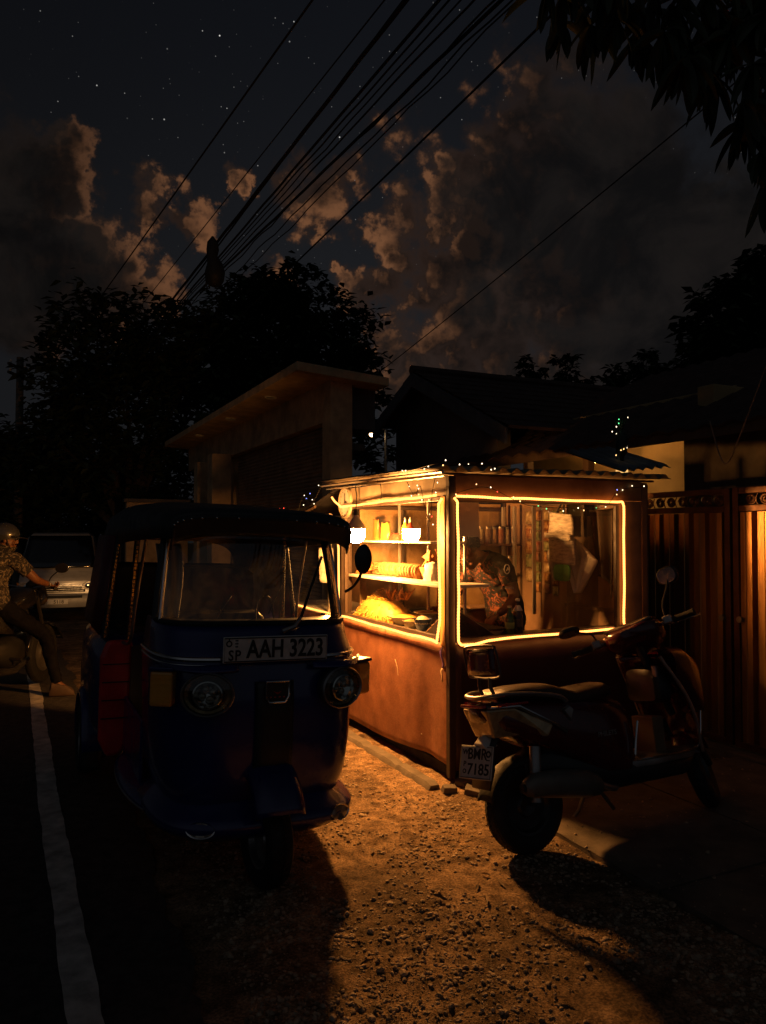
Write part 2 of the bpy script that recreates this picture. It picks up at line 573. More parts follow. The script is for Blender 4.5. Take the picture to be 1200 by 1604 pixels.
f_ = ma(nt, 'MULTIPLY', smooth(nt, n1.outputs['Fac'], .36, .60, .45, 1.0), smooth(nt, n2.outputs['Fac'], .35, .65, .55, 1.35))
cmb = nd(nt, 'ShaderNodeCombineColor')
for i in range(3): nt.links.new(f_, cmb.inputs[i])
nt.links.new(mixc(nt, 1.0, old, cmb.outputs[0], 'MULTIPLY'), pb.inputs['Base Color'])
tag(b.build('ground', M['dirt'], fix=False), kind='structure')

def strip(t0, t1, z, s0, s1, step, wob=0.0, wob1=None, skew=0.0):
    b = MB()
    ss_ = []
    s = s0
    while s < s1:
        ss_.append(s)
        s += step if s < 8 else 2.5
    ss_.append(s1)
    vs = []
    for s in ss_:
        w0 = wob * (noise.noise(Vector((s * 2.1, 3.3, 0))) + .5 * noise.noise(Vector((s * 9, 8.3, 0))))
        w1 = (wob if wob1 is None else wob1) * (noise.noise(Vector((s * 2.3, 7.7, 0))) + .6 * noise.noise(Vector((s * 11, 1.3, 0))))
        sk = skew * max(0, .5 - s)
        vs += [tuple(S(t0 + w0 + sk, s, slope(s) + z)), tuple(S(t1 + w1 + sk, s, slope(s) + z))]
    b.add(vs, [(2 * i, 2 * i + 1, 2 * i + 3, 2 * i + 2) for i in range(len(ss_) - 1)])
    return b
M['asphalt'] = mat('worn_asphalt', (.035, .032, .029), .85, var=.4, scale=14, bump=.8, bscale=190, detail=9, col2=(.085, .072, .06))
tag(strip(-8.5, -1.86, .004, -12, 220, .06, .0, .06).build('road', M['asphalt'], fix=False), kind='structure')
M['line'] = mat('worn_road_paint', (.52, .47, .41), .8, var=.4, scale=9, bump=.5, bscale=160, detail=10, col2=(.78, .72, .64))
tag(strip(-2.318, -2.208, .009, -7, 12, .03, .010, None, .014).build('road_line', M['line'], fix=False), kind='structure')

# concrete driveway slabs in front of the gate
b = MB()
for (t0, t1, s0, s1) in ((.06, 1.02, -1.65, -.42), (1.035, 2.02, -1.65, -.42), (.06, 1.02, -3.0, -1.665), (1.035, 2.02, -3.0, -1.665)):
    n = 24
    def fn(u, v_, t0=t0, t1=t1, s0=s0, s1=s1):
        t, s = t0 + (t1 - t0) * u, s0 + (s1 - s0) * v_
        e = .008 * noise.noise(Vector((t * 7, s * 7, 2)))
        if u == 0: t += e * 2
        return tuple(S(t, s, .026 + .004 * noise.noise(Vector((t * 3, s * 3, 5))) - (.008 if u in (0, 1) or v_ in (0, 1) else 0)))
    b.sheet(fn, n, n)
    for (a, c_) in (((t0, s0), (t1, s0)), ((t0, s0), (t0, s1))):
        p, q = S(*a, 0), S(*c_, 0)
        b.add([p + Vector((0, 0, -.03)), q + Vector((0, 0, -.03)), q + Vector((0, 0, .018)), p + Vector((0, 0, .018))], [(0, 1, 2, 3)])
M['slab'] = mat('driveway_concrete', (.13, .105, .078), .92, var=.45, scale=5, bump=.6, bscale=90, detail=9)
tag(b.build('pavement', M['slab'], fix=False), kind='structure')

# kerb strip along the stall
b = MB()
n = 40
prev = None
ring = []
for i in range(n + 1):
    s = -.03 + 2.15 * i / n
    o = .008 * noise.noise(Vector((s * 6, 1, 0)))
    t0, t1 = -.172 + o - .012 * s, -.10
    h = .024 + .006 * noise.noise(Vector((s * 4, 9, 0)))
    joint = .012 if i % 9 == 0 else 0
    ring.append([tuple(S(t0 - .015, s, -.03)), tuple(S(t0 + joint * .6, s, h - .012 - joint)), tuple(S(t0 + .014, s, h - joint)), tuple(S(t1, s, h - joint)), tuple(S(t1 + .01, s, -.03))])
b.loft(ring)
tag(b.build('kerb', M['concrete']), kind='structure')

# broken stones lying at the stall corner
for (px, py, r_, lab) in ((704, 1236, .034, 'rough stone block at the end of the low kerb by the stall corner'), (741, 1240, .040, 'largest rough stone under the stall corner behind the scooter plate'), (768, 1246, .028, 'small rough stone under the scooter plate'), (722, 1226, .030, 'dark stone wedged under the stall corner post')):
    p = at_height(px, py, .012)
    bb = MB().box((0, 0, 0), (r_ * 2.6, r_ * 1.7, r_ * 1.3))
    bb.v = [tuple(Vector(v_) * random.uniform(.75, 1.15)) for v_ in bb.v]
    bb.v = [tuple(Vector(v_) * (1 + .2 * noise.noise(Vector(v_) * 26 + Vector((px, 0, 0))))) for v_ in bb.v]
    tag(bb.build('stone', M['concrete'], smooth=False, bevel=.006, loc=p, rot=(.2, .1, px)), lab, 'stone', 'broken stones at the stall corner')
# pebbles and litter on the dirt
rnd = random.Random(5)
b = MB()
ICO_V = []
ph = (1 + 5 ** .5) / 2
for a_, c_ in ((1, ph), (-1, ph), (1, -ph), (-1, -ph)):
    ICO_V += [Vector((0, a_, c_)), Vector((a_, c_, 0)), Vector((c_, 0, a_))]
import itertools
ICO_F = [f for f in itertools.combinations(range(12), 3) if all(abs((ICO_V[f[i]] - ICO_V[f[j]]).length - 2) < .01 for i, j in ((0, 1), (1, 2), (0, 2)))]
def pebble(p, r):
    q = Euler((rnd.random() * 6, rnd.random() * 6, rnd.random() * 6)).to_matrix()
    sx, sy, sz = r * rnd.uniform(.7, 1.3), r * rnd.uniform(.6, 1.1), r * rnd.uniform(.35, .75)
    n0 = len(b.v)
    rz = rnd.random() * 6.3
    for v_ in ICO_V:
        d = (q @ v_).normalized() * rnd.uniform(.8, 1.15)
        x, y = d.x * sx, d.y * sy
        b.v.append((p[0] + x * math.cos(rz) - y * math.sin(rz), p[1] + x * math.sin(rz) + y * math.cos(rz), p[2] + d.z * sz))
    b.f += [tuple(i + n0 for i in f) for f in ICO_F]
cnt = 0
while cnt < 15000:
    y = 2.2 + 3.8 * rnd.random() ** 1.1
    x = rnd.uniform(-.62, .55) * y
    w_ = Vector((x - .42, y - 4.8, 0))
    t, s = w_.x * CA + w_.y * SA, -w_.x * SA + w_.y * CA
    if t < -1.8 + rnd.random() * .15 or t > 2.05 or (t > -.24 and s > -.1) or (t > .05 and s < -.4 and rnd.random() < .93): continue
    if noise.noise(Vector((t * 2.5, s * 2.5, 4))) + rnd.uniform(-.5, .45) < -.05: continue
    r = .0028 + .010 * rnd.random() ** 3.0 + (.008 if rnd.random() < .02 else 0)
    z = gz(t, s) if not (t > .05 and s < -.42) else .026
    pebble((x, y, z + r * .2), r)
    cnt += 1
M['pebble'] = mat('pebbles', (.24, .17, .105), .9, var=.55, scale=22, col2=(.55, .42, .28), bump=.3)
tag(b.build('gravel', M['pebble'], smooth=False, fix=False), 'small loose brown stones scattered over the dirt shoulder', None, None, 'stuff')
b = MB()
for i in range(110):
    y = 2.3 + 3.4 * rnd.random()
    x = rnd.uniform(-.5, .5) * y
    w_ = Vector((x - .42, y - 4.8, 0))
    t, s = w_.x * CA + w_.y * SA, -w_.x * SA + w_.y * CA
    if t < -1.7 or t > 2 or (t > -.24 and s > -.1): continue
    z = gz(t, s) + .008
    L_, w2, a_ = rnd.uniform(.012, .05), rnd.uniform(.003, .012), rnd.random() * 6.3
    dx, dy = math.cos(a_), math.sin(a_)
    z2 = rnd.uniform(.004, .016)
    b.add([(x - dx * L_, y - dy * L_, z), (x + dy * w2, y - dx * w2, z + z2), (x + dx * L_, y + dy * L_, z + z2 * .3), (x - dy * w2, y + dx * w2, z + z2 * .5)], [(0, 1, 2), (0, 2, 3)])
M['litter'] = mat('dry_leaf_litter', (.10, .06, .03), .9, var=.6, scale=12, col2=(.26, .17, .09))
tag(b.build('leaf_litter', M['litter'], smooth=False, fix=False), 'dry leaf scraps and twigs lying on the dirt shoulder', None, None, 'stuff')
# ================================================================== food stall
KW, KD = 1.63, 1.74
WR = 1.39                     # right window edge            # along t (x), along s (y)
Z0, Z1, ZT = .865, 1.765, 1.93  # sill, window head, roof
M['panel_red'] = mat('rust_brown_painted_sheet', (.25, .095, .045), .6, var=.3, scale=7, bump=.22, bscale=60, col2=(.33, .14, .07), detail=9, coat=.03)
M['panel_maroon'] = mat('maroon_painted_sheet', (.032, .007, .006), .5, var=.3, scale=3, bump=.12, bscale=14, detail=8)
M['fascia'] = mat('stained_fascia_board', (.20, .155, .105), .7, var=.4, scale=3.2, bump=.15, bscale=30, detail=9, col2=(.34, .275, .19))
M['fascia_brown'] = mat('brown_fascia_board', (.26, .12, .045), .7, var=.4, scale=3.2, bump=.15, bscale=30, detail=9, col2=(.36, .19, .08))
M['post_yellow'] = mat('yellow_wrapped_post', (.80, .46, .10), .5, var=.2, scale=4, coat=.2)
M['frame_dark'] = mat('dark_window_frame', (.045, .028, .018), .5, var=.3, scale=9)
M['roof_sheet'] = mat('corrugated_roof_sheet', (.20, .18, .15), .5, .35, var=.4, scale=5, bump=.2, col2=(.30, .24, .16))
M['shelf_white'] = mat('white_shelf_board', (.62, .58, .50), .5, var=.15, scale=7)
M['inner_brown'] = mat('brown_inner_board', (.24, .145, .08), .7, var=.35, scale=4, bump=.1, detail=8)
M['counter'] = mat('steel_counter', (.36, .33, .28), .35, .6, var=.3, scale=8)

K = thing('food_stall', 'small roadside food stall glazed on its sides and outlined with glowing rope lights', 'food stall', S(0, 0, 0), (0, 0, ALPHA))
def kbox(name, a, c, m, parent=None, bevel=.003, **kw):
    return MB().span(a, c).build(name, m, parent or K, smooth=False, bevel=bevel, **kw)
# lower panels; the left one is a slightly wavy sheet with a sagging lower edge
def wavy(u, v_):
    y = .012 + (KD - .024) * u
    zb = .105 - .05 * u + .008 * math.sin(u * 9)
    z = zb + (Z0 - .012 - zb) * v_
    shade_hollow = .024 * math.exp(-((y - .20 - .10 * (1 - v_)) / .13) ** 2) * (1 - v_) ** .6 * (.35 + .65 * (1 - v_)) * min(1, y / .1)  # hollow shaped near the corner so the grazing bulb leaves a shadow
    return (-.006 + shade_hollow + .006 * math.sin(u * 5 + v_ * 2) * (1 - v_) - .012 * (1 - v_) * math.sin(u * 3.1), y, z)
p = MB().sheet(wavy, 60, 20).build('street_panel', M['panel_red'], K, thick=.012)
p['label'] = 'rust brown painted lower panel'
MB().span((-.0145, .905, .07), (-.0125, .909, Z0 - .02)).build('panel_seam', M['frame_dark'], K, smooth=False)
MB().span((-.015, .11, .792), (-.012, KD - .05, .796)).build('panel_seam', M['frame_dark'], K, smooth=False)
MB().tube([(-.016, .74, .655), (-.017, .70, .60), (-.018, .69, .55)], .0022, 5).build('scratch', mat('bare_scratch', (.6, .5, .35), .6), K)
for yy, zz in ((.12, .80), (.55, .81), (1.0, .80), (1.5, .80), (.35, .22), (1.2, .2), (.9, .52)): MB().ball((-.016, yy, zz), (.003, .006, .006), 8, 5).build('rivet', M['steel'], K)
def wavy2(u, v_):
    return (.012 + (KW - .03) * u, -.004 + .005 * math.sin(u * 7), .07 + (Z0 - .085) * v_)
p = MB().sheet(wavy2, 20, 6).build('front_panel', M['panel_maroon'], K, thick=.012)
p['label'] = 'dark maroon lower panel'
kbox('base_frame', (.05, .06, .0), (KW - .05, KD - .05, .07), M['black'])
kbox('end_panel', (.01, KD - .012, .05), (KW - .01, KD, Z0 - .012), M['panel_maroon'])
# corner posts
b = MB().span((-.014, -.014, .03), (.03, .03, ZT - .02))
b.build('corner_post', M['frame_dark'], K, smooth=False, bevel=.004)['label'] = 'dark corner post'
b = MB().span((-.018, .034, Z0 - .03), (.012, .098, Z1 + .02))
b.build('corner_post', M['post_yellow'], K, smooth=False, bevel=.006)['label'] = 'bright yellow wrapped corner post'
kbox('corner_post', (-.012, KD - .05, .03), (.03, KD + .01, ZT - .02), M['frame_dark'])
kbox('corner_post', (KW - .045, -.006, .03), (KW + .004, .04, ZT - .02), M['fascia_brown'])
kbox('corner_post', (KW - .04, KD - .04, .03), (KW + .004, KD + .006, ZT - .02), M['frame_dark'])
# tape rag tied to the corner
b = MB()
def rag(u, v_): return (-.022 - .008 * math.sin(v_ * 5), .052 + .022 * u + .006 * math.sin(v_ * 7), .83 - .13 * v_)
b.sheet(rag, 3, 8).build('cloth_strip', mat('violet_tape', (.12, .06, .30), .6, var=.2), K, thick=.003)
b = MB()
def rag(u, v_): return (-.022 - .006 * math.sin(v_ * 4), .054 + .018 * u + .006 * math.sin(v_ * 9), .698 - .085 * v_)
b.sheet(rag, 3, 6).build('cloth_strip', mat('beige_tape', (.5, .38, .22), .7, var=.3), K, thick=.003)
# fascias, right blank panel
kbox('fascia', (-.008, .036, Z1 + .022), (.012, KD - .055, ZT - .015), M['fascia'])['label'] = 'cream stained fascia board'
kbox('fascia', (.036, -.008, Z1 + .012), (KW - .05, .012, ZT - .015), M['fascia_brown'])['label'] = 'brown fascia board'
kbox('side_board', (WR - .022, -.002, Z0), (KW - .048, .012, Z1 + .01), M['inner_brown'])
# extra blank metal sheet to the right of the window
kbox('corner_sheet', (KW + .008, .0, .06), (KW + .02, .5, ZT - .03), M['inner_brown'])
# window frames with panes
def win(axis, lo, hi, z0, z1, off, w=.028, mull=(), dep=.03):
    b = MB()
    def bar(a, c, zz0, zz1):
        if axis == 'y': b.span((off, a, zz0), (off + dep, c, zz1))
        else: b.span((a, off, zz0), (c, off + dep, zz1))
    bar(lo, hi, z0, z0 + w)
    bar(lo, hi, z1 - w, z1)
    bar(lo, lo + w, z0 + w + .001, z1 - w - .001)
    bar(hi - w, hi, z0 + w + .001, z1 - w - .001)
    for q in mull: bar(q - .008, q + .008, z0 + w + .001, z1 - w - .001)
    f = b.build('window_frame', M['frame_dark'], K, smooth=False, bevel=.003)
    g_ = MB()
    o = off + dep * .5
    if axis == 'y': vs = [(o, lo + w, z0 + w), (o, hi - w, z0 + w), (o, hi - w, z1 - w), (o, lo + w, z1 - w)]
    else: vs = [(lo + w, o, z0 + w), (hi - w, o, z0 + w), (hi - w, o, z1 - w), (lo + w, o, z1 - w)]
    g_.add(vs, [(0, 1, 2, 3)]).build('pane', M['glass'], f, smooth=False)
    return f
win('y', .10, KD - .055, Z0, Z1 + .018, -.014)
win('x', .034, WR - .024, Z0, Z1 + .008, -.014)
win('x', .04, KW - .05, Z0, Z1 + .01, KD - .03, mull=(.55, 1.05))
kbox('end_board', (.16, KD + .012, .90), (KW - .05, KD + .022, Z1 + .05), mat('amber_board', (.36, .20, .07), .6, var=.45, scale=4, detail=8, col2=(.52, .33, .14)))
# inside: counter, shelves, back wall with an opening, end boards
kbox('counter', (.02, .02, Z0 - .04), (.62, KD - .04, Z0 - .005), M['counter'])
kbox('counter', (.625, .02, Z0 - .04), (KW - .05, .34, Z0 - .005), M['counter'])
sh = kbox('shelf', (.02, .10, 1.195), (.36, KD - .06, 1.215), M['shelf_white'])
kbox('shelf', (.06, .36, 1.478), (.34, KD - .06, 1.492), M['shelf_white'])
for yy in (.40, .92, 1.40): kbox('shelf_post', (.345, yy - .01, Z0), (.362, yy + .01, 1.80), M['alu'], bevel=.002)
kbox('back_wall', (KW - .035, .05, .05), (KW - .012, .47, ZT - .03), M['inner_brown'])
kbox('back_wall', (KW - .035, .84, .05), (KW - .012, KD - .05, ZT - .03), M['inner_brown'])
kbox('back_wall', (KW - .035, .47, .05), (KW - .012, .84, 1.52), mat('dark_back_cloth', (.11, .07, .042), .9, var=.4), bevel=0)
kbox('opening_bar', (KW - .04, .62, 1.52), (KW - .01, .66, ZT - .03), M['frame_dark'])
kbox('back_shelf', (1.06, 1.46, 1.44), (KW - .04, 1.68, 1.455), M['inner_brown'])
kbox('back_shelf', (1.06, 1.46, 1.18), (KW - .04, 1.68, 1.195), M['inner_brown'])
kbox('back_shelf', (1.06, 1.46, .90), (KW - .04, 1.68, .915), M['inner_brown'])
kbox('price_board', (.20, .235, 1.525), (.365, .25, 1.762), mat('cream_card', (.55, .47, .35), .7, var=.12, scale=5))
# roof: corrugated sheet, waves along t, slightly raised at the back left
b = MB()
nx = 150
def roof(u, v_):
    x = -.13 + (KW + .24) * u
    y = -.13 + (KD + .36) * v_
    k = max(0, min(1, (u - .25) / .5)); k = k * k * (3 - 2 * k)
    return (x, y, ZT + .02 + .016 * math.cos(x * 2 * PI / .105) + .035 * v_ + .14 * k * max(0, v_ - .08) + .008 * noise.noise(Vector((x * 3, y * 3, 0))))
b.sheet(roof, nx, 8).build('roof', M['roof_sheet'], K, thick=.004)
b = MB()
for yy in (.0, .85, KD - .02): b.span((-.1, yy - .02, ZT - .014), (KW + .06, yy + .02, ZT - .002))
b.build('roof_batten', M['wood'], K, smooth=False)
b = MB()
b.tube([(-.115, -.11, ZT - .006), (-.12, .9, ZT + .008), (-.115, KD + .2, ZT + .02)], .011, 6)
b.tube([(-.10, -.1, ZT - .03), (-.10, KD + .12, ZT - .012)], .006, 6)
b.build('roof_edge', M['alu'], K)
# offcut sheet lying tilted at the right end of the roof
def roof2(u, v_):
    x = KW - .34 + .46 * u
    y = -.12 + .60 * v_
    return (x, y, ZT + .05 + .05 * u + .014 * math.cos(x * 2 * PI / .085) + .19 * v_)
p = MB().sheet(roof2, 60, 6).build('roof_offcut', mat('blue_grey_roof_sheet', (.14, .16, .18), .5, .3, var=.3, scale=5), K, thick=.004)
# side counter beyond the stall under a dark tarpaulin
SD = thing('side_counter', 'dim side counter under a dark tarpaulin beyond the stall, behind the rickshaw', 'counter', S(0, KD + .06, 0), (0, 0, ALPHA))
MB().span((-.02, 0, .06), (.0, 1.45, .84)).build('front_board', M['panel_red'], SD, smooth=False, bevel=.003)
MB().span((-.03, -.0, .842), (.60, 1.47, .865)).build('counter_top', M['shelf_white'], SD, smooth=False, bevel=.004)
MB().span((.58, .0, .06), (.60, 1.45, .84)).build('rear_board', M['inner_brown'], SD, smooth=False)
for x, y in ((.0, .24), (.0, 1.42), (.57, .03), (.57, 1.42)): MB().span((x - .012, y - .012, .866), (x + .012, y + .012, 1.72)).build('pole', M['alu'], SD, smooth=False, bevel=.002)
def backs(u, v_): return (.585, .03 + 1.4 * u, .87 + .8 * v_)
MB().sheet(backs, 4, 4).build('back_sheet', M['fascia_brown'], SD, thick=.006)
def tarp(u, v_):
    x = -.02 + .85 * v_
    y = -.06 + 1.68 * u
    return (x, y, 1.90 - .17 * u + .05 * v_ + .03 * math.sin(u * 8 + 1) * math.sin(v_ * 4 + 1) - .12 * max(0, u - .7) ** 1.5)
MB().sheet(tarp, 24, 12).build('tarpaulin', mat('dark_tarpaulin', (.016, .015, .018), .8, var=.4, bump=.3, bscale=12), SD, thick=.004)
MB().tube([(.0, .6, 1.79), (-.03, 1.2, 1.69), (-.1, 1.95, 1.52)], .014, 6).build('prop_pole', M['wood'], SD)

# ------------------------------------------------------------------ rope lights
ROPE = emit('rope_light_glow', (1.0, .31, .058), 5.2)
def rope(path, name, label, r=.0088, sag=.0065):
    P = [Vector(p) for p in path]
    pts, rs = [], []
    k = 0
    for i in range(len(P) - 1):
        L_ = (P[i + 1] - P[i]).length
        n = max(2, int(L_ / .0095))
        for j in range(n):
            q = P[i].lerp(P[i + 1], j / n)
            q = q + Vector((noise.noise(q * 4.0), noise.noise(q * 4.0 + Vector((9, 0, 0))), noise.noise(q * 4.0 + Vector((0, 9, 0))))) * sag
            pts.append(q)
            rs.append(r * (1.0 if k % 2 == 0 else .74))
            k += 1
    pts.append(P[-1]); rs.append(r)
    o = MB().tube(pts, rs, 7).build(name, ROPE, loc=S(0, 0, 0), rot=(0, 0, ALPHA))
    tag(o, label, 'rope light', 'rope lights around the stall windows')
    return o
o1 = -.034
rope([(o1, KD - .03, Z1 + .0), (o1, .12, Z1 + .026)], 'rope_light', 'glowing rope light along the top edge of the left stall window')
rope([(o1, .05, Z1 - .0), (o1 - .002, .085, Z1 - .03), (o1 - .002, .075, 1.30), (o1 - .001, .072, 1.0), (o1, .115, Z0 - .012), (o1, .16, Z0 - .002), (o1, KD - .02, Z0 + .004)],
     'rope_light', 'glowing rope light down the yellow corner post and along the left window sill')
rope([(.03, o1, Z1 + .015), (.6, o1, Z1 + .01), (WR - .06, o1, Z1 + .0), (WR - .012, o1, Z1 + .003), (WR, o1, Z1 - .03), (WR + .004, o1, 1.2), (WR - .002, o1, Z0 + .05)],
     'rope_light', 'glowing rope light along the top and right side of the right stall window')
rope([(.012, o1, Z1 + .004), (.036, o1, Z1 - .02), (.040, o1, 1.3), (.040, o1, Z0 + .01), (.058, o1, Z0 - .012), (.16, o1, Z0 - .012), (.26, o1, Z0 + .004), (.7, o1, Z0 + .014), (WR - .03, o1, Z0 + .02)],
     'rope_light', 'glowing rope light down the left side and along the sill of the right stall window')
rope([(-.03, KD - .03, Z1 - .0), (-.05, KD + .06, Z1 + .05), (-.06, KD + .10, Z1 + .085)], 'rope_light', 'short rope light end rising to the left above the clock end of the stall', sag=.002)
rope([(-.06, KD + .10, 1.70), (-.04, KD + .05, 1.60), (-.03, KD + .025, 1.42), (-.03, KD + .02, 1.0)], 'rope_light', 'rope light running down the far left corner of the stall behind the rickshaw', sag=.003)
rope([(-.03, KD + .08, 1.64), (-.03, KD + .34, 1.63)], 'rope_light', 'shortest rope light piece along the pole under the dark tarpaulin', sag=.002)
rope([(-.045, KD + .10, .868), (-.045, KD + 1.5, .872)], 'rope_light', 'rope light along the edge of the side counter, seen through the rickshaw windshield', sag=.003)

# ------------------------------------------------------------------ hanging bulb
bp = S(-.225, .955, 0)
BULBZ = 1.555
H = thing('hanging_bulb', 'large lit bulb with grey body hanging from the stall roof by a cord', 'light bulb', bp + Vector((0, 0, BULBZ)))
prof = [(0, -.078), (.022, -.076), (.042, -.067), (.057, -.051), (.065, -.028), (.067, -.005), (.067, .026)]
MB().lathe(prof, 28).build('bulb_dome', emit('bulb_glow', (1.0, .405, .092), 1900), H)
MB().lathe([(.0685, .0265), (.0685, .034), (.060, .055), (.040, .085), (.023, .108), (.018, .135), (.0, .136)], 28).build('bulb_body', mat('grey_bulb_body', (.35, .34, .32), .5, var=.1), H)
MB().cyl((0, 0, .125), (0, 0, .17), .021, .018).build('socket', M['plastic'], H)
MB().tube(smoothpath([(0, 0, .165), (.004, .003, .27), (.0, -.002, .34), (.09, .045, .372)], 5), .0035, 6).build('cord', M['cable'], H)

# ------------------------------------------------------------------ wall clock and small sign at the far end of the fascia
Cl = thing('wall_clock', 'round pale wall clock hung at the far end of the stall fascia', 'clock', S(-.012, 1.64, 1.80), (0, R(-90), ALPHA))
def disc(r, h0, h1, n=32): return MB().lathe([(0, h0), (r, h0), (r, h1), (0, h1)], n)
disc(.115, 0, .012).build('clock_face', M['plate_white'], Cl)
MB().lathe([(.112, 0), (.128, 0), (.13, .018), (.118, .024), (.112, .014)], 32).build('rim', M['fascia'], Cl)
b = MB().span((-.006, -.004, .0135), (.075, .004, .016))
b.build('minute_hand', M['ink'], Cl, smooth=False)
MB().span((-.004, -.05, .0165), (.004, .004, .019)).build('hour_hand', M['ink'], Cl, smooth=False)
b = MB()
for i in range(12):
    a = i * PI / 6
    b.box((.098 * math.cos(a), .098 * math.sin(a), .013), (.01, .006, .002))
b.build('hour_marks', M['ink'], Cl, smooth=False)

# ------------------------------------------------------------------ fairy lights
WIRE = M['cable']
GLOWS = [emit('fairy_white', (1, .80, .5), 4), emit('fairy_warm', (1, .55, .2), 4), emit('fairy_red', (1, .06, .03), 4), emit('fairy_green', (.1, .8, .25), 3), emit('fairy_blue', (.25, .3, 1), 3)]
fr = random.Random(3)
def fairy(path, n, label, wts=(5, 3, 1.4, .8, .6), r=.0036, jit=.03):
    P = smoothpath(path, 8)
    base = P[0].copy()
    F = thing('fairy_lights', label, 'fairy lights', base, (0, 0, 0), 'fairy light strings')
    MB().tube([p - base for p in P], .0022, 5).build('wire', WIRE, F)
    for i in range(n):
        q = P[int((i + .5) / n * (len(P) - 1))] - base + Vector((fr.uniform(-jit, jit), fr.uniform(-jit, jit), fr.uniform(-jit, jit * .6)))
        m = fr.choices(GLOWS, wts)[0]
        MB().ball((0, 0, 0), (r, r, r * 1.3), 7, 5).build('bulb', m, F, loc=q)
fairy([S(.02, -.04, 1.80), S(.25, -.045, 1.84), S(.55, -.045, 1.735), S(.9, -.045, 1.72), S(1.2, -.045, 1.73), S(1.35, -.045, 1.85), S(1.6, -.04, 1.88)], 20, 'fairy light string drooping across the right stall window head')
fairy([S(-.14, .4, 1.965), S(-.16, .2, 1.955), S(-.15, -.12, 1.97), S(.1, -.16, 1.975), S(.25, -.15, 1.97)], 13, 'fairy light string lying along the front corner of the stall roof', (6, 2, 1, 0, 0))
fairy([S(-.045, .5, 1.90), S(-.05, .38, 1.80), S(-.05, .30, 1.86), S(-.05, .24, 1.72), S(-.05, .16, 1.62), S(-.05, .14, 1.80), S(-.05, .1, 1.90)], 12, 'tangled fairy light string hanging at the stall corner over the left window', (4, 2, 1, 0, .3))
fairy([S(-.17, KD + .08, 1.93), S(-.17, KD + .3, 1.80), S(-.18, KD + .5, 1.86), S(-.17, KD + .7, 1.70), S(-.18, KD + .95, 1.79), S(-.17, KD + 1.2, 1.66), S(-.17, KD + 1.5, 1.68)], 17, 'fairy light string draped along the dark tarpaulin of the side counter', (6, 1, 1, .5, 1), jit=.06)
b = MB()
for (yy, l) in ((1.35, .16), (.95, .15)):
    b.tube(smoothpath([(-.03, yy, ZT - .02), (-.035, yy - .02, ZT - .07), (-.03, yy - .005, ZT - .02 - l)], 5), .003, 5)
tag(b.build('loose_wire', WIRE, loc=S(0, 0, 0), rot=(0, 0, ALPHA)), 'two loose black wire ends dangling over the cream fascia', 'wire')

# decorated post on the roof
pz = ZT + .045
pp = S(KW - .13, .10, pz)
PT = thing('roof_ornament', 'dark post with glowing glass base and tufted top standing on the stall roof', 'ornament', pp)
MB().lathe([(0, 0), (.035, 0), (.045, .02), (.04, .05), (.018, .075), (.0, .078)], 16).build('glass_base', emit('warm_jar', (1, .55, .17), 1.1), PT)
MB().lathe([(.012, .07), (.014, .12), (.04, .16), (.045, .26), (.034, .30), (.02, .32), (0, .325)], 14).build('post', mat('dark_green_post', (.01, .014, .012), .5, var=.4), PT)
b = MB()
for i in range(16):
    a = i * 2.4
    b.tube([(0, 0, .31), (.025 * math.cos(a), .025 * math.sin(a), .37), (.05 * math.cos(a), .05 * math.sin(a), .40 + .03 * math.sin(i))], [.004, .003, .001], 4)
b.build('tuft', M['leaf'], PT)
fairy([pp + Vector((.05 * math.cos(a), .05 * math.sin(a), z)) for a, z in ((0, .02), (2, .08), (4, .16), (5.5, .20), (7.5, .26), (9, .31), (10, .38), (12, .41))], 18, 'fairy light string wound around the dark post on the stall roof', (6, 2, .6, 1.6, .3), jit=.015)
# ================================================================== goods in the stall (street frame)
def G(t, s, z): return S(t, s, z)
def gth(name, label, cat, t, s, z, group=None, rz=0.0): return thing(name, label, cat, S(t, s, z), (0, 0, ALPHA + rz), group)
M['bread'] = mat('fried_flatbread', (.28, .12, .035), .7, var=.4, scale=25, col2=(.48, .26, .09), bump=.4, bscale=90)
M['noodle'] = mat('yellow_noodles', (.72, .40, .06), .5, var=.3, scale=20, col2=(.85, .55, .12))
M['fry'] = mat('orange_fritters', (.50, .17, .03), .65, var=.4, scale=22, col2=(.66, .30, .07), bump=.5)
rg = random.Random(21)
# row of flatbreads standing on the shelf
def bread_mesh():
    b = MB()
    def fn(u, v_):
        a, r_ = u * 2 * PI, .056 * v_
        return (r_ * math.cos(a), .004 * math.sin(3 * a + 1) * v_ + .006 * v_ * v_, r_ * math.sin(a))
    b.sheet(fn, 20, 4)
    return b
proto = None
bl = ['first', 'second', 'third']
for i in range(13):
    s = 1.33 - i * .050
    t, z, rot = .19 + rg.uniform(-.008, .008), 1.215 + .054, (R(rg.uniform(-14, -6)), 0, ALPHA + R(rg.uniform(-6, 6)))
    lab = 'round fried flatbread standing in the packed row on the white shelf'
    if proto is None:
        proto = bread_mesh().build('flatbread', M['bread'], thick=.007, loc=S(t, s, z), rot=rot)
        tag(proto, lab, 'flatbread', 'flatbreads standing in a row')
    else:
        dup(proto, S(t, s, z), rot, lab, 'flatbreads standing in a row')
for i in range(9):
    c = dup(proto, S(.19 + rg.uniform(-.006, .006), 1.43 + rg.uniform(-.005, .005), 1.222 + i * .0105), (R(90 + rg.uniform(-5, 5)), 0, rg.random() * 6), 'flatbread lying flat in the pile left of the standing row', 'flatbreads lying in a pile')
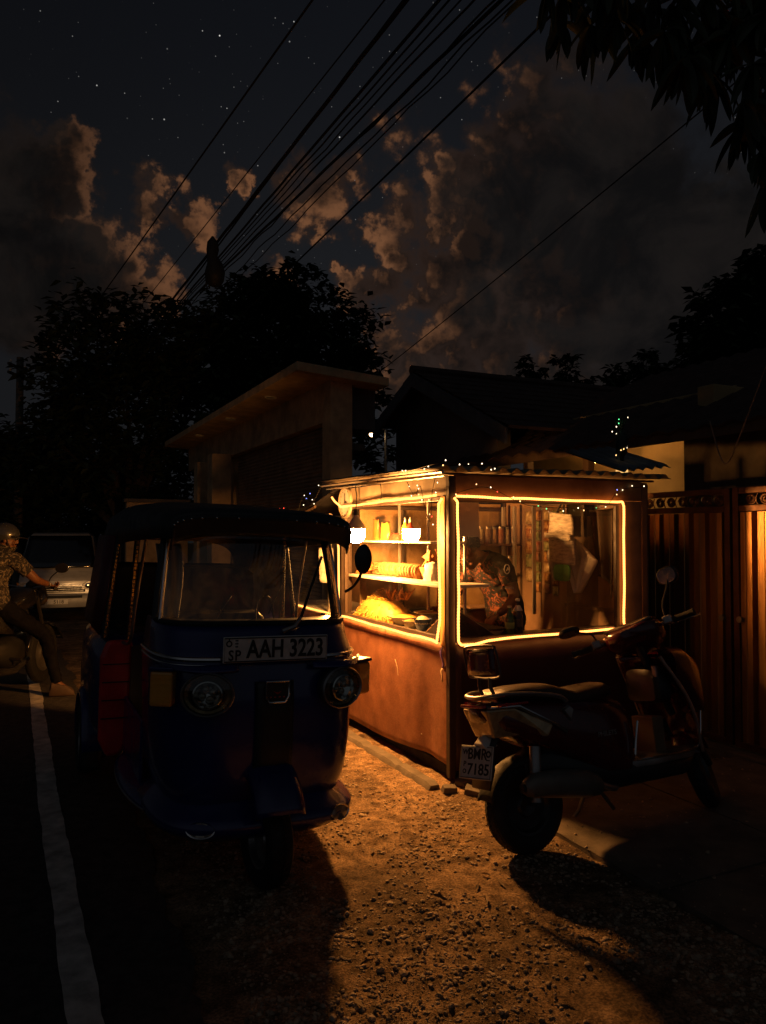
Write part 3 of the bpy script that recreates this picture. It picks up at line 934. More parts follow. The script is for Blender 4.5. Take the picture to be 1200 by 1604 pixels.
# pile of fritters
fp = None
for i in range(26):
    lay = 0 if i < 13 else (1 if i < 22 else 2)
    t, s = .19 + rg.uniform(-.09, .09) * (1 - lay * .3), 1.6 + rg.uniform(-.11, .10) * (1 - lay * .25)
    z = 1.232 + lay * .028
    rot = (rg.random() * .6, rg.random() * .6, rg.random() * 6)
    if fp is None:
        fp = MB().lathe([(0, -.016), (.026, -.014), (.034, -.003), (.03, .010), (.012, .017), (0, .018)], 12).build('fritter', M['fry'], loc=S(t, s, z), rot=rot)
        tag(fp, 'orange fried fritter in the heap at the left end of the shelf', 'fritter', 'fritters heaped on the shelf')
    else:
        dup(fp, S(t, s, z), rot)
# crumpled paper bag
def bag(name, label, t, s, z, w, h, m, seed, dep=.5, group=None):
    b = MB()
    rs = random.Random(seed)
    rings = []
    n = 18
    for j in range(8):
        v_ = j / 7
        ring = []
        for k in range(n):
            a = 2 * PI * k / n
            q = Vector((math.cos(a) * 2 + seed, math.sin(a) * 2, v_ * 4))
            k_ = 1 + .22 * noise.noise(q * 1.7)
            pin = 1 - .35 * v_ ** 2
            ring.append((dep * w / 2 * math.cos(a) * k_ * pin, w / 2 * math.sin(a) * k_ * (1 - .15 * v_), h * v_ + .02 * noise.noise(q * 2.3) * v_))
        rings.append(ring)
    o = b.loft(rings).build(name, m, loc=S(t, s, z), rot=(0, 0, ALPHA))
    return tag(o, label, 'bag', group)
M['paper_white'] = mat('crumpled_white_paper', (.62, .57, .48), .8, var=.3, scale=20, bump=.6, bscale=30)
M['paper_brown'] = mat('brown_paper', (.50, .31, .12), .8, var=.25, scale=9, bump=.5, bscale=25)
bag('paper_bag', 'crumpled white paper bag at the right end of the shelf', .17, .55, 1.216, .16, .125, M['paper_white'], 3)
bag('paper_bag', 'big brown paper bag standing on the counter below the shelf', .44, .80, Z0, .28, .29, M['paper_brown'], 8, .35)
bag('snack_packet', 'red snack packet lying on the upper shelf', .2, 1.15, 1.493, .20, .055, mat('red_foil', (.55, .03, .015), .3, var=.3), 15)
bag('snack_packet', 'yellow snack packet standing on the upper shelf', .24, 1.42, 1.493, .15, .14, mat('yellow_foil', (.65, .36, .05), .35, var=.3), 19)
bag('snack_packet', 'orange snack packet leaning at the far end of the upper shelf', .24, 1.6, 1.493, .10, .17, mat('orange_foil', (.6, .2, .04), .35, var=.3), 23)
# heap of noodles with strands
b = MB()
rn = random.Random(4)
for i in range(620):
    a, rr = rn.random() * 6.28, rn.random() ** .6
    h = .19 * (1 - rr ** 1.6) * rn.uniform(.75, 1.0)
    c = Vector((.15 * rr * math.cos(a), .30 * rr * math.sin(a), h))
    t = rn.random() * 6.28
    d = Vector((math.cos(t), math.sin(t), rn.uniform(-.4, .4))) * rn.uniform(.02, .05)
    k = Vector((rn.uniform(-.02, .02), rn.uniform(-.02, .02), rn.uniform(-.005, .02)))
    c *= 1.2; b.tube([c - d, c + k, c + d * .8 - k * .5], [.0035, .0045, .0035], 5)
b.ball((0, 0, .005), (.17, .34, .18), 16, 8)
tag(b.build('fried_noodles', M['noodle'], loc=S(.21, 1.42, Z0), rot=(0, 0, ALPHA)), 'large heap of yellow fried noodles piled on the counter behind the glass', 'noodles')
b = MB()
for i in range(26):
    a = rn.random() * 6.28
    c = Vector((rn.uniform(-.05, .05), rn.uniform(-.12, .12), rn.uniform(0, .02)))
    b.tube([c, c + Vector((math.cos(a) * .03, math.sin(a) * .05, .05)), c + Vector((math.cos(a) * .04, math.sin(a) * .11, .07 + rn.uniform(-.02, .03)))], [.009, .007, .002], 5)
tag(b.build('fried_peppers', M['fry'], loc=S(.24, 1.18, 1.03), rot=(0, 0, ALPHA)), 'bunch of pointed orange fried chillies on top of the noodle heap', 'chillies')
# pans, bowls and plates on the counter
M['enamel'] = mat('enamel_bowl', (.62, .52, .36), .35, var=.15, scale=8)
M['blue_plastic'] = mat('blue_plastic', (.03, .06, .16), .35, var=.2)
def bowl(name, label, t, s, z, r, h, m, cat, food=None):
    o = gth(name, label, cat, t, s, z)
    MB().lathe([(0, 0), (r * .55, 0), (r * .62, .006), (r, h), (r * 1.03, h), (r * .98, h - .004), (r * .6, .012), (0, .010)], 24).build('bowl', m, o)
    if food: MB().lathe([(0, h * 1.25), (r * .5, h * 1.12), (r * .9, h * .8), (r * .85, h * .6), (0, h * .5)], 18).build('food', food, o)
    return o
bowl('pan', 'wide pan of food on the counter just right of the noodle heap', .20, 1.0, Z0, .125, .06, M['enamel'], 'pan', M['noodle'])
bowl('bowl', 'pale bowl on the counter between the wide pan and the blue tub', .14, .80, Z0, .065, .05, M['enamel'], 'bowl', M['fry'])
bowl('plate', 'flat pale plate resting on a tin behind the pale bowl', .32, .86, Z0 + .085, .11, .014, M['enamel'], 'plate', M['bread'])
MB_ = MB().lathe([(0, 0), (.07, 0), (.07, .082), (0, .083)], 20)
tag(MB_.build('food_tin', M['steel'], loc=S(.32, .86, Z0)), 'round metal tin under the flat pale plate on the counter', 'tin')
bowl('tub', 'dark blue plastic tub on the counter beside the corner post', .13, .60, Z0, .065, .085, M['blue_plastic'], 'tub', M['enamel'])
bowl('bowl', 'small cream bowl on the sill of the right window beside the green bottle', .455, .17, Z0, .05, .035, M['enamel'], 'bowl')
# splash guard in the corner
g1 = gth('splash_guard', 'dark metal splash guard sloping down in the front corner of the stall', 'splash guard', 0, 0, Z0)
b = MB().prism([(.05, .005), (.40, .005), (.05, .22)], .075, .085, axis='y')
b.build('front_sheet', M['frame_dark'], g1, smooth=False)
MB().tube([(.40, .08, .008), (.05, .08, .223)], .005, 6).build('rolled_edge', M['steel'], g1)
MB().prism([(.10, .005), (.42, .005), (.10, .20)], .05, .058, axis='x').build('side_sheet', M['frame_dark'], g1, smooth=False)
MB().tube([(.054, .42, .008), (.054, .10, .204)], .005, 6).build('rolled_edge', M['bread'], g1)
gd = gth('griddle', 'flat black griddle plate on the counter in front of the cook', 'griddle', .36, .36, Z0)
MB().span((-.2, -.2, .03), (.2, .2, .045)).build('plate', M['black'], gd, smooth=False, bevel=.006)
MB().span((-.18, -.18, 0), (.18, .18, .029)).build('burner', M['steel'], gd, smooth=False, bevel=.004)
# bottles
def bottle(label, t, s, h, r, mg, ml, cap):
    o = gth('bottle', label, 'bottle', t, s, Z0)
    MB().lathe([(0, .003), (r * .9, 0), (r, .008), (r, h * .55), (r * .8, h * .66), (r * .38, h * .80), (r * .36, h * .95), (0, h * .952)], 18).build('glass', mg, o)
    MB().lathe([(r * 1.015, h * .25), (r * 1.015, h * .45)], 18).build('label', ml, o, fix=False)
    MB().lathe([(r * .42, h * .93), (r * .45, h * .99), (0, h)], 14).build('cap', cap, o)
gg = mat('green_glass', (.03, .16, .03), .08, var=.1, coat=.8, trans=.5)
bottle('green glass bottle on the right window sill', .53, .12, .20, .032, gg, mat('green_label', (.25, .36, .12), .5), M['alu'])
bottle('dark brown bottle with a white neck band beside the green bottle', .60, .125, .245, .036, mat('brown_glass', (.02, .008, .005), .08, coat=.8), mat('black_label', (.03, .02, .02), .5), M['plate_white'])
MB().lathe([(.034, .165), (.024, .182), (.016, .20)], 16).build('neck_band', M['plate_white'], D.objects['bottle.001'], fix=False)
# jars on the back shelf
M['jar_cap'] = mat('jar_lid', (.30, .27, .22), .35, .6, var=.2)
jf = [mat('jar_content_%d' % i, c, .5, var=.3, scale=40, coat=.7) for i, c in enumerate(((.46, .29, .14), (.36, .15, .07), (.52, .42, .25), (.27, .17, .10)))]
jn = 0
def jar(t, s, z, r, h, m, label, grp):
    o = gth('jar', label, 'jar', t, s, z, grp)
    MB().lathe([(0, 0), (r, 0), (r, h * .8), (r * .8, h * .86), (0, h * .862)], 14).build('jar_body', m, o)
    MB().lathe([(0, h * .87), (r * .85, h * .87), (r * .85, h), (0, h)], 14).build('lid', M['jar_cap'], o)
for i in range(8):
    jar(1.09 + i * .068, 1.55 - .01 * (i % 2), 1.456, .029, .15, jf[i % 4], 'lidded glass jar standing in the row on the topmost back shelf', 'jars on the top back shelf')
for i in range(6):
    jar(1.10 + i * .088, 1.56, 1.196, .036, .15, jf[(i + 2) % 4], 'wider lidded jar standing in the row on the middle back shelf', 'jars on the middle back shelf')
# sachet strips hanging on the back wall
pk = [mat('sachet_%d' % i, c, .3, var=.45, scale=30, coat=.4, col2=d) for i, (c, d) in enumerate((((.50, .09, .04), (.75, .50, .2)), ((.58, .34, .1), (.78, .64, .4)), ((.44, .15, .05), (.70, .42, .14)), ((.18, .25, .08), (.55, .58, .3)), ((.65, .58, .45), (.45, .12, .06))))]
names = ['hanging strip of sachets nearest the jars', 'hanging strip of red and cream sachets in the middle of the back wall', 'hanging strip of sachets next to the cloths', 'hanging strip of wide packets by the cabinet post', 'hanging strip of mixed packets beside the wide packets']
for k, (s, w_, h_, n) in enumerate(((1.20, .085, .088, 8), (1.085, .085, .088, 8), (.97, .08, .09, 8), (1.33, .10, .125, 5), (.885, .055, .10, 6))):
    o = gth('sachet_strip', names[k], 'sachet strip', KW - .045, s, 1.74, 'sachet strips on the back wall')
    for i in range(n):
        b = MB()
        def fn(u, v_): return (-.012 * math.sin(PI * u) * math.sin(PI * v_) - .003, (u - .5) * w_ * .9, -(i + v_ * .88) * h_)
        b.sheet(fn, 5, 5).build('sachet', rg.choice(pk), o, thick=.002)
cab = gth('display_cabinet', 'narrow glass cabinet with pale metal posts behind the cook', 'cabinet', KW - .12, 1.38, Z0)
b = MB()
for yy in (.06, .23): b.span((-.014, yy - .014, 0), (.014, yy + .014, .92))
b.build('frame', M['alu'], cab, smooth=False, bevel=.002)
MB().span((-.012, -.22, .0), (.02, -.205, .92)).build('frame', M['alu'], cab, smooth=False)
MB().add([(0, -.19, .02), (0, .045, .02), (0, .045, .9), (0, -.19, .9)], [(0, 1, 2, 3)]).build('pane', M['glass'], cab, smooth=False)
kbox('wall_rail', (KW - .06, .06, Z0 + .09), (KW - .036, .84, Z0 + .12), M['wood'])
# things hanging behind the right window
def hang(name, label, cat, t, s, z, fn, m, nu=14, nv=18, thick=.004):
    o = MB().sheet(fn, nu, nv).build(name, m, loc=S(t, s, z), rot=(0, 0, ALPHA - R(84)), thick=thick)
    o.scale = (1.6, 1.2, 1.28)
    return tag(o, label, cat)
M['canvas'] = mat('printed_canvas', (.56, .50, .41), .85, var=.45, scale=26, bump=.5, bscale=110, col2=(.74, .67, .56), stretch=(1, 1, 3))
def pouch(u, v_):
    return ((u - .5) * .165 * (1 - .12 * (1 - v_) ** 3) + .012 * v_, -.025 * math.sin(PI * u) + .006 * math.sin(v_ * 9), -.30 * v_ - .02 * u + .01 * (1 if .52 < v_ < .56 else 0))
po = gth('apron_bag', 'printed canvas apron bag with a green pocket hanging in the right window', 'bag', 1.31, .555, 1.715, rz=-R(84))
po.scale = (1.6, 1.2, 1.28)
MB().sheet(pouch, 12, 20).build('bag', M['canvas'], po, thick=.012)
def flap(u, v_): return ((u - .5) * .17 + .004, -.038 - .012 * math.sin(PI * u), -.125 - .035 * v_ - .015 * u)
MB().sheet(flap, 10, 4).build('flap', M['canvas'], po, thick=.005)
def grn(u, v_):
    w_ = .105 * (1 - .25 * abs(2 * v_ - 1) ** 4)
    return ((u - .5) * w_ + .03, -.03 - .012 * math.sin(PI * u) * math.sin(PI * v_), -.315 - .095 * v_)
MB().sheet(grn, 10, 10).build('green_pocket', mat('green_pouch', (.07, .28, .05), .6, var=.25, scale=30, bump=.3), po, thick=.012)
MB().tube(smoothpath([(-.03, 0, -.01), (0, .02, .06), (.02, 0, .0)], 5), .006, 6).build('strap', M['black'], po)
def cloth(u, v_):
    w_ = .27 * (min(1, .35 + v_ / .5) if v_ < .33 else (1 - v_) / .67 + .02)
    return (.03 + .02 * v_ + (u - .5) * w_, .028 + (.020 * math.sin(u * 12 + v_ * 2.5) + .014 * math.sin(u * 25 + 1)) * (.3 + v_ * .7), -.14 - .36 * v_ + .05 * abs(math.sin(u * 2 * PI)) * v_ * (1 - v_) * 2 - .07 * u * (1 - v_))
hang('towel', 'pale crumpled towel hanging in points below the apron bag', 'towel', 1.36, .55, 1.735, cloth, M['cloth_white'], 26, 22)
def cloth2(u, v_):
    return (.0 + .16 * u * (1 - .4 * v_) + .05 * v_, .05 + .025 * math.sin(u * 11), -.02 - .34 * v_ - .12 * u * v_ - .1 * abs(u - .5) * v_)
hang('dark_cloth', 'dark folded cloth hanging to the right of the pale towel', 'cloth', 1.42, .42, 1.75, cloth2, mat('brown_black_cloth', (.035, .02, .012), .9, var=.4), 18, 16)
def cloth3(u, v_):
    w_ = .05 * (1 - v_) + .09 * math.sin(PI * v_ ** .7) + .004
    return (.01 + (u - .5) * w_ - .01 * v_, .015 * math.sin(u * 11 + v_), -.19 * v_ + .04 * abs(u - .5))
hang('dish_rag', 'small white rag hanging left of the pale towel', 'rag', 1.33, .66, 1.42, cloth3, M['paper_white'], 10, 10)
MB_ = MB().tube([(-.30, 0, 0), (.45, 0, .004)], .006, 6)
tag(MB_.build('hanging_rail', M['steel'], loc=S(1.36, .52, 1.775), rot=(0, 0, ALPHA - R(84))), 'thin rail under the stall roof that holds the apron bag and cloths', 'rail')

# basket of pastries and sauce bottles
bk_ = gth('basket', 'shallow basket at the right end of the shelf behind the white paper bag', 'basket', .27, .68, 1.216)
MB().lathe([(0, .004), (.075, 0), (.105, .09), (.110, .09), (.080, -.001), (0, 0)], 24).build('basket', M['paper_brown'], bk_)
rp_ = random.Random(6)
pr = None
for i in range(14):
    a, r_ = i * 2.4, .075 * math.sqrt((i % 7) / 7 + .1)
    loc = S(.27, .68, 1.29 + .035 * (i // 5)) + Vector((r_ * math.cos(a), r_ * math.sin(a), 0))
    rot = (rp_.uniform(-.5, .5), rp_.uniform(-.5, .5), rp_.random() * 6)
    if pr is None:
        bb = MB().loft([[(-.04, -.012, 0), (.04, -.012, 0), (0, -.006, .075)], [(-.045, 0, -.002), (.045, 0, -.002), (0, 0, .082)], [(-.04, .012, 0), (.04, .012, 0), (0, .006, .075)]])
        pr = tag(bb.build('pastry', M['fry'], loc=loc, rot=rot, smooth=False, bevel=.004), 'triangular fried pastry heaped in the basket', 'pastry', 'pastries in the basket')
    else:
        dup(pr, loc, rot)
for i, (s_, c_, lab) in enumerate(((.92, (.55, .04, .02), 'red sauce bottle on the upper shelf beside the middle post'), (1.0, (.7, .45, .06), 'yellow sauce bottle on the upper shelf next to the red one'))):
    o = gth('sauce_bottle', lab, 'bottle', .20, s_, 1.493, 'sauce bottles on the upper shelf')
    MB().lathe([(0, 0), (.026, 0), (.028, .01), (.028, .10), (.014, .125), (.008, .15), (0, .151)], 16).build('bottle_body', mat('sauce_%d' % i, c_, .3, var=.1, coat=.5), o)
    MB().lathe([(.011, .138), (.011, .152), (.004, .172), (0, .173)], 12).build('nozzle', M['plate_white'], o)
for i in range(5):
    lab = ['lowest', 'second', 'middle', 'fourth', 'topmost'][i] + ' plate of the stack on the counter between the noodles and the tin'
    tag(MB().lathe([(0, 0), (.05, 0), (.085, .012), (.087, .014), (.05, .004), (0, .004)], 24).build('plate', M['enamel'], loc=S(.42, 1.08, Z0 + .008 * i), rot=(0, 0, i)), lab, 'plate', 'stacked plates on the counter')
# ================================================================== auto rickshaw (local: x right in the photo, y back, z up; origin under front wheel)
TK = thing('auto_rickshaw', 'dark blue three wheeled auto rickshaw with black canopy parked facing the viewer', 'auto rickshaw', (-.524, 3.425, 0), (0, R(1.8), ALPHA))
def ring(w, yf, yb, z, n=36, ex=.45, ey=.5, a0=0.0, a1=PI):
    out = []
    for k in range(n + 1):
        a = a0 + (a1 - a0) * k / n
        c_, s_ = math.cos(a), math.sin(a)
        out.append((w * math.copysign(abs(c_) ** ex, c_), yb - (yb - yf) * abs(s_) ** ey, z))
    return out
def prof(z, tab):
    for i in range(len(tab) - 1):
        if tab[i][0] <= z <= tab[i + 1][0]:
            f = (z - tab[i][0]) / (tab[i + 1][0] - tab[i][0])
            return [a + (b_ - a) * f for a, b_ in zip(tab[i][1:], tab[i + 1][1:])]
    return tab[-1][1:]
CT = [(.30, .385, .05, .56), (.36, .415, .0, .56), (.46, .445, -.035, .56), (.62, .458, -.05, .56), (.80, .466, -.048, .56), (.94, .472, -.03, .56), (.98, .475, -.02, .56), (1.02, .470, .01, .56), (1.06, .464, .05, .56), (1.12, .458, .085, .57), (1.135, .452, .10, .57)]
zs = [.30 + i * .835 / 22 for i in range(23)]
MB().loft([ring(*prof(z, CT), z) for z in zs], closed=False).build('front_cowl', M['blue'], TK, thick=.012)
# centre rib of the cowl: a dark recessed panel with a ridge
def rib(u, v_):
    x = -.085 + .17 * u
    z = .47 + .43 * v_
    w_, yf, yb = prof(z, CT)
    return (x, yf - .012 - .014 * math.sin(PI * u) ** .5, z)
MB().sheet(rib, 10, 16).build('nose_panel', M['plastic'], TK, thick=.01)
# windshield, frame, pillars
WT = [(1.135, .452, .10, .57), (1.35, .432, .17, .58), (1.56, .405, .255, .60)]
wz = [1.138 + i * .41 / 10 for i in range(11)]
MB().loft([ring(*prof(z, WT), z, a0=R(16), a1=R(164)) for z in wz], closed=False).build('windshield', M['windshield'], TK)
for a in (R(11), R(169)):
    pts = [ring(*prof(z, WT), z, n=2, a0=a, a1=a)[0] for z in wz]
    MB().tube([(p[0], p[1], p[2]) for p in pts], .024, 10).build('windshield_pillar', M['plastic'], TK)
for sgn, a in ((1, R(19)), (-1, R(161))):
    pts = [ring(*prof(z, WT), z, n=2, a0=a, a1=a)[0] for z in wz]
    MB().tube([(p[0] + sgn * .006, p[1] - .012, p[2]) for p in pts], .007, 8).build('windshield_trim', M['chrome'], TK)
r0 = ring(*prof(1.137, WT), 1.137, a0=R(10), a1=R(170))
MB().tube([(p[0] * 1.004, p[1] - .006, p[2]) for p in r0], .013, 8).build('windshield_seal', M['black'], TK)
r0 = ring(*prof(.995, CT), .995, n=48)
for dz, rr, mm in ((.0, .011, M['chrome']), (-.026, .007, M['chrome'])):
    MB().tube([(p[0] * 1.012, p[1] - .012, p[2] + dz) for p in r0], rr, 8).build('chrome_strip', mm, TK)
# canopy: brow + roof, one arched vinyl skin with side valances
def arch(w, ze, zc, y, n=30, drop=.10, e=.5):
    out = [(-w * 1.0, y, ze - drop)]
    for k in range(n + 1):
        a = PI - PI * k / n
        c_, s_ = math.cos(a), math.sin(a)
        out.append((w * math.copysign(abs(c_) ** e, c_), y, ze + (zc - ze) * abs(s_) ** .62))
    out.append((w * 1.0, y, ze - drop))
    return out
roofs = [(.425, 1.565, 1.625, .150, .05), (.436, 1.57, 1.648, .175, .06), (.455, 1.575, 1.662, .26, .06), (.485, 1.565, 1.68, .6, .06), (.510, 1.555, 1.715, 1.1, .07), (.515, 1.55, 1.725, 1.6, .09), (.505, 1.54, 1.70, 2.1, .16), (.495, 1.46, 1.62, 2.4, .3), (.485, 1.28, 1.50, 2.56, .3)]
cn = MB().loft([arch(w_, ze, zc, y, drop=dr) for (w_, ze, zc, y, dr) in roofs], closed=False).build('canopy', M['vinyl'], TK, thick=.012)
b = MB()
def brow(u, v_):
    a = PI - PI * u
    c_, s_ = math.cos(a), math.sin(a)
    x = .428 * math.copysign(abs(c_) ** .5, c_)
    zt = 1.565 + .06 * abs(s_) ** .62
    return (x, .146 + .05 * v_ - .02 * abs(s_) * (1 - v_), zt - (.085 + .02 * abs(c_)) * v_)
b.sheet(brow, 30, 5).build('brow', M['vinyl'], TK, thick=.01)
b = MB()
for i in range(14):
    u = .06 + .88 * i / 13
    p = brow(u, .12)
    MB().ball((p[0], p[1] - .008, p[2]), .0055, 8, 5).build('canopy_rivet', M['chrome'], cn)
# plate
pl = MB().box((0, -.062, 1.043), (.476, .008, .112)).build('number_plate', M['plate_white'], TK, smooth=False, bevel=.006)
MB().tube([(-.232, -.067, .993), (.232, -.067, .993), (.232, -.067, 1.093), (-.232, -.067, 1.093)], .003, 6, closed=True).build('plate_border', M['ink'], pl)
RX = (R(90), 0, 0)
lettering('AAH 3223', .108, .0015, M['ink'], pl, (.042, -.0675, 1.041), RX, .0022, sx=.755)
lettering('SP', .062, .0015, M['ink'], pl, (-.188, -.0675, 1.018), RX, .001, sx=.85, spacing=1.15)
b = MB()
b.lathe([(.008, -.001), (.014, -.001), (.014, .001), (.008, .001)], 14, axis='y', c=(-.213, -.067, 1.07))
b.box((-.213, -.067, 1.088), (.004, .003, .012))
b.box((-.18, -.067, 1.083), (.012, .003, .005)); b.box((-.18, -.067, 1.070), (.014, .003, .005)); b.box((-.18, -.067, 1.057), (.012, .003, .005))
b.build('emblem', M['ink'], pl, smooth=False)
# badge
bd = MB().prism([(-.052, .905), (.052, .905), (.052, .84), (.036, .815), (-.036, .815), (-.052, .84)], -.094, -.08, axis='y').build('badge', M['plastic'], TK, smooth=False, bevel=.003)
MB().tube([(-.052, -.096, .905), (.052, -.096, .905), (.052, -.096, .84), (.036, -.096, .815), (-.036, -.096, .815), (-.052, -.096, .84)], .0045, 6, closed=True).build('badge_rim', M['chrome'], bd)
b = MB()
for i in range(4): b.ball((-.03 + .02 * i, -.096, .838), (.005, .002, .004), 8, 5)
b.prism([(-.02, .865), (0, .85), (.02, .865), (0, .857)], -.098, -.094, axis='y')
b.build('badge_emblem', M['redlens'], bd)
# headlights and indicators
def headlight(x, tilt):
    y = prof(.86, CT)[1] + (.018 if abs(x) > .1 else 0)
    o = D.objects.new('headlight', None)
    hb = MB().lathe([(0, .02), (.098, .02), (.108, .0), (.112, -.025), (.104, -.036), (.098, -.03)], 30, axis='y')
    hb.v = [(v_[0] * 1.12, v_[1], v_[2]) for v_ in hb.v]
    D.objects.remove(o)
    h = hb.build('headlight', M['plastic'], TK, loc=(x, y - .028, .862), rot=(0, 0, tilt))
    h.scale = (.9, 1, .84)
    q = MB().lathe([(.106, -.03), (.112, -.04), (.106, -.048), (.1, -.04)], 30, axis='y')
    q.v = [(v_[0] * 1.12, v_[1], v_[2]) for v_ in q.v]
    q.build('bezel', M['steel'], h)
    q = MB().lathe([(.072, -.034), (.082, -.022), (.096, -.026), (.107, -.042)], 26, axis='y')
    q.v = [(v_[0] * 1.12, v_[1], v_[2]) for v_ in q.v]
    q.build('lamp_bowl', mat('lamp_bowl', (.30, .22, .12), .3, .8, var=.5, scale=18) if 'lamp_bowl' not in D.materials else D.materials['lamp_bowl'], h)
    MB().lathe([(0, -.005), (.03, -.008), (.058, -.03), (.070, -.046), (.064, -.05), (.056, -.036)], 28, axis='y').build('reflector', M['chrome'], h)
    b = MB()
    for i in range(4):
        a = i * PI / 2 + .4
        b.ball((.026 * math.cos(a), -.022, .026 * math.sin(a)), (.018, .012, .018), 10, 7)
    b.build('lamp_lens', M['clear'], h)
    gl = MB().lathe([(0, -.058), (.05, -.055), (.1, -.042)], 26, axis='y')
    gl.v = [(v_[0] * 1.12, v_[1], v_[2]) for v_ in gl.v]
    gl.build('lens_cover', M['windshield'], h)
headlight(-.292, R(-16)); headlight(.298, R(16))
for sgn in (-1, 1):
    ib = MB().prism([(-.05, -.075), (.05, -.075), (.05, .075), (-.05, .075)], -.045, .03, axis='y').build('indicator', M['amber'], TK, smooth=False, bevel=.012, loc=(sgn * .452, prof(.87, CT)[1] + .118, .872), rot=(0, 0, sgn * R(30)))
    MB().prism([(-.054, .077), (.054, .077), (.054, .094), (-.054, .094)], -.05, .03, axis='y').build('indicator_cap', M['blue'], ib, smooth=False, bevel=.005)
    b = MB()
    for i in range(5): b.box((0, -.0455, -.055 + i * .026), (.085, .003, .004))
    b.build('lens_ribs', M['amber'], ib, smooth=False)
# flared eyebrow above headlamps
for sgn in (-1, 1):
    def eb(u, v_):
        x = sgn * (.17 + .30 * u)
        k = max(0, (abs(x) - .30) / .17)
        return (x, -.055 - .035 * math.sin(PI * min(1, u * .8 + .2)) * v_ + .17 * k ** 2.2, .965 + .012 * (1 - v_) - .012 * v_)
    MB().sheet(eb, 14, 4).build('lamp_hood', M['blue'], TK, thick=.012)
# skirt bumper with fog lamps
SK = [(.235, .43, -.05, .50), (.27, .475, -.10, .50), (.305, .482, -.108, .50), (.34, .45, -.06, .5), (.385, .40, .0, .5)]
sk = MB().loft([ring(*prof(.235 + i * .15 / 10, SK), .235 + i * .15 / 10, ex=.55, ey=.6) for i in range(11)], closed=False).build('skirt', M['blue'], TK, thick=.012)
MB().tube([(p[0] * 1.0, p[1] - .004, p[2]) for p in ring(.405, -.0, .5, .388, ex=.55, ey=.6, a0=R(8), a1=R(172))], .005, 6).build('skirt_trim', M['steel'], sk)
for x in (-.30, .32):
    f = MB().lathe([(0, .01), (.048, .008), (.052, -.01), (.044, -.014), (0, -.012)], 20, axis='y')
    f.v = [(v_[0] * 1.15, v_[1], v_[2] * .62) for v_ in f.v]
    f = f.build('fog_lamp', M['clear'], TK, loc=(x, -.052, .292), rot=(R(-12), 0, R(28) * (1 if x > 0 else -1)))
    q = MB().lathe([(.046, -.012), (.054, -.016), (.056, .0), (.05, .004)], 20, axis='y')
    q.v = [(v_[0] * 1.15, v_[1], v_[2] * .62) for v_ in q.v]
    q.build('bezel', M['chrome'], f)
# mudguard and front wheel, fork
def mg(u, v_):
    a = R(28) + R(128) * v_
    w_ = .108
    x = w_ * math.copysign(abs(2 * u - 1) ** .7, 2 * u - 1)
    dr = .275 - .05 * abs(2 * u - 1) ** 4
    return (x, -dr * math.cos(a) * .95 - .01, .235 + dr * 1.12 * math.sin(a) * (1 if a > 0 else 1))
MB().sheet(mg, 16, 22).build('mudguard', M['blue'], TK, thick=.01)
def wheel(x, y, r, w_, parent, name, steer=0, tilt=0, rim=M['steel']):
    o = D.objects.new(name, None)
    o.empty_display_size = .1
    COL.objects.link(o)
    o.parent = parent
    o.location = (x, y, r)
    o.rotation_euler = (0, tilt, steer)
    h = w_ / 2
    t = MB().lathe([(r * .60, -h * .7), (r * .72, -h * .98), (r * .88, -h), (r * .965, -h * .8), (r * .995, -h * .45), (r, 0), (r * .995, h * .45), (r * .965, h * .8), (r * .88, h), (r * .72, h * .98), (r * .60, h * .7)], 44, axis='x')
    nb = max(40, int(2 * PI * r / .022))
    for k in range(nb):
        a = 2 * PI * k / nb
        for q in (-1, 1):
            mx = Matrix.Rotation(a + q * .02, 4, 'X') @ Matrix.Translation((q * h * .36, 0, r + .0005)) @ Matrix.Rotation(q * .35, 4, 'Z') @ Matrix.Rotation(q * .28, 4, 'Y')
            t.box((0, 0, 0), (h * .58, .0145, .004), mx)
    t.build('tyre', M['black'], o)
    MB().lathe([(0, -h * .3), (r * .2, -h * .5), (r * .25, -h * .25), (r * .5, -h * .3), (r * .56, -h * .72), (r * .615, -h * .75), (r * .615, h * .75), (r * .56, h * .72), (r * .5, h * .3), (r * .25, h * .25), (r * .2, h * .5), (0, h * .3)], 32, axis='x').build('rim', rim, o)
    return o
wheel(0, 0, .205, .115, TK, 'front_wheel', R(4))
b = MB().tube([(.085, .03, .21), (.09, .10, .5)], .022, 8)
b.cyl((.05, 0, .205), (.10, .03, .21), .016)
b.build('fork', M['plastic'], TK)
# underbody / floor
MB().span((-.40, .03, .27), (.40, 1.4, .31)).build('floor', M['plastic'], TK, smooth=False, bevel=.01)
for sgn in (-1, 1):
    def st(u, v_): return (sgn * (.41 + .125 * v_ * max(0, math.sin(PI * min(1, u * .93 + .03))) ** .45), .28 + 1.0 * u, .318 - .04 * v_ ** 2)
    MB().sheet(st, 16, 5).build('side_step', M['blue'], TK, thick=.02)
    MB().box((sgn * .455, .92, .47), (.02, .66, .30)).build('door_guard', M['blue'], TK, smooth=False, bevel=.008)
    MB().tube([st(i / 16, 1.0) for i in range(17)], .008, 6).build('step_edge', M['steel'], TK)
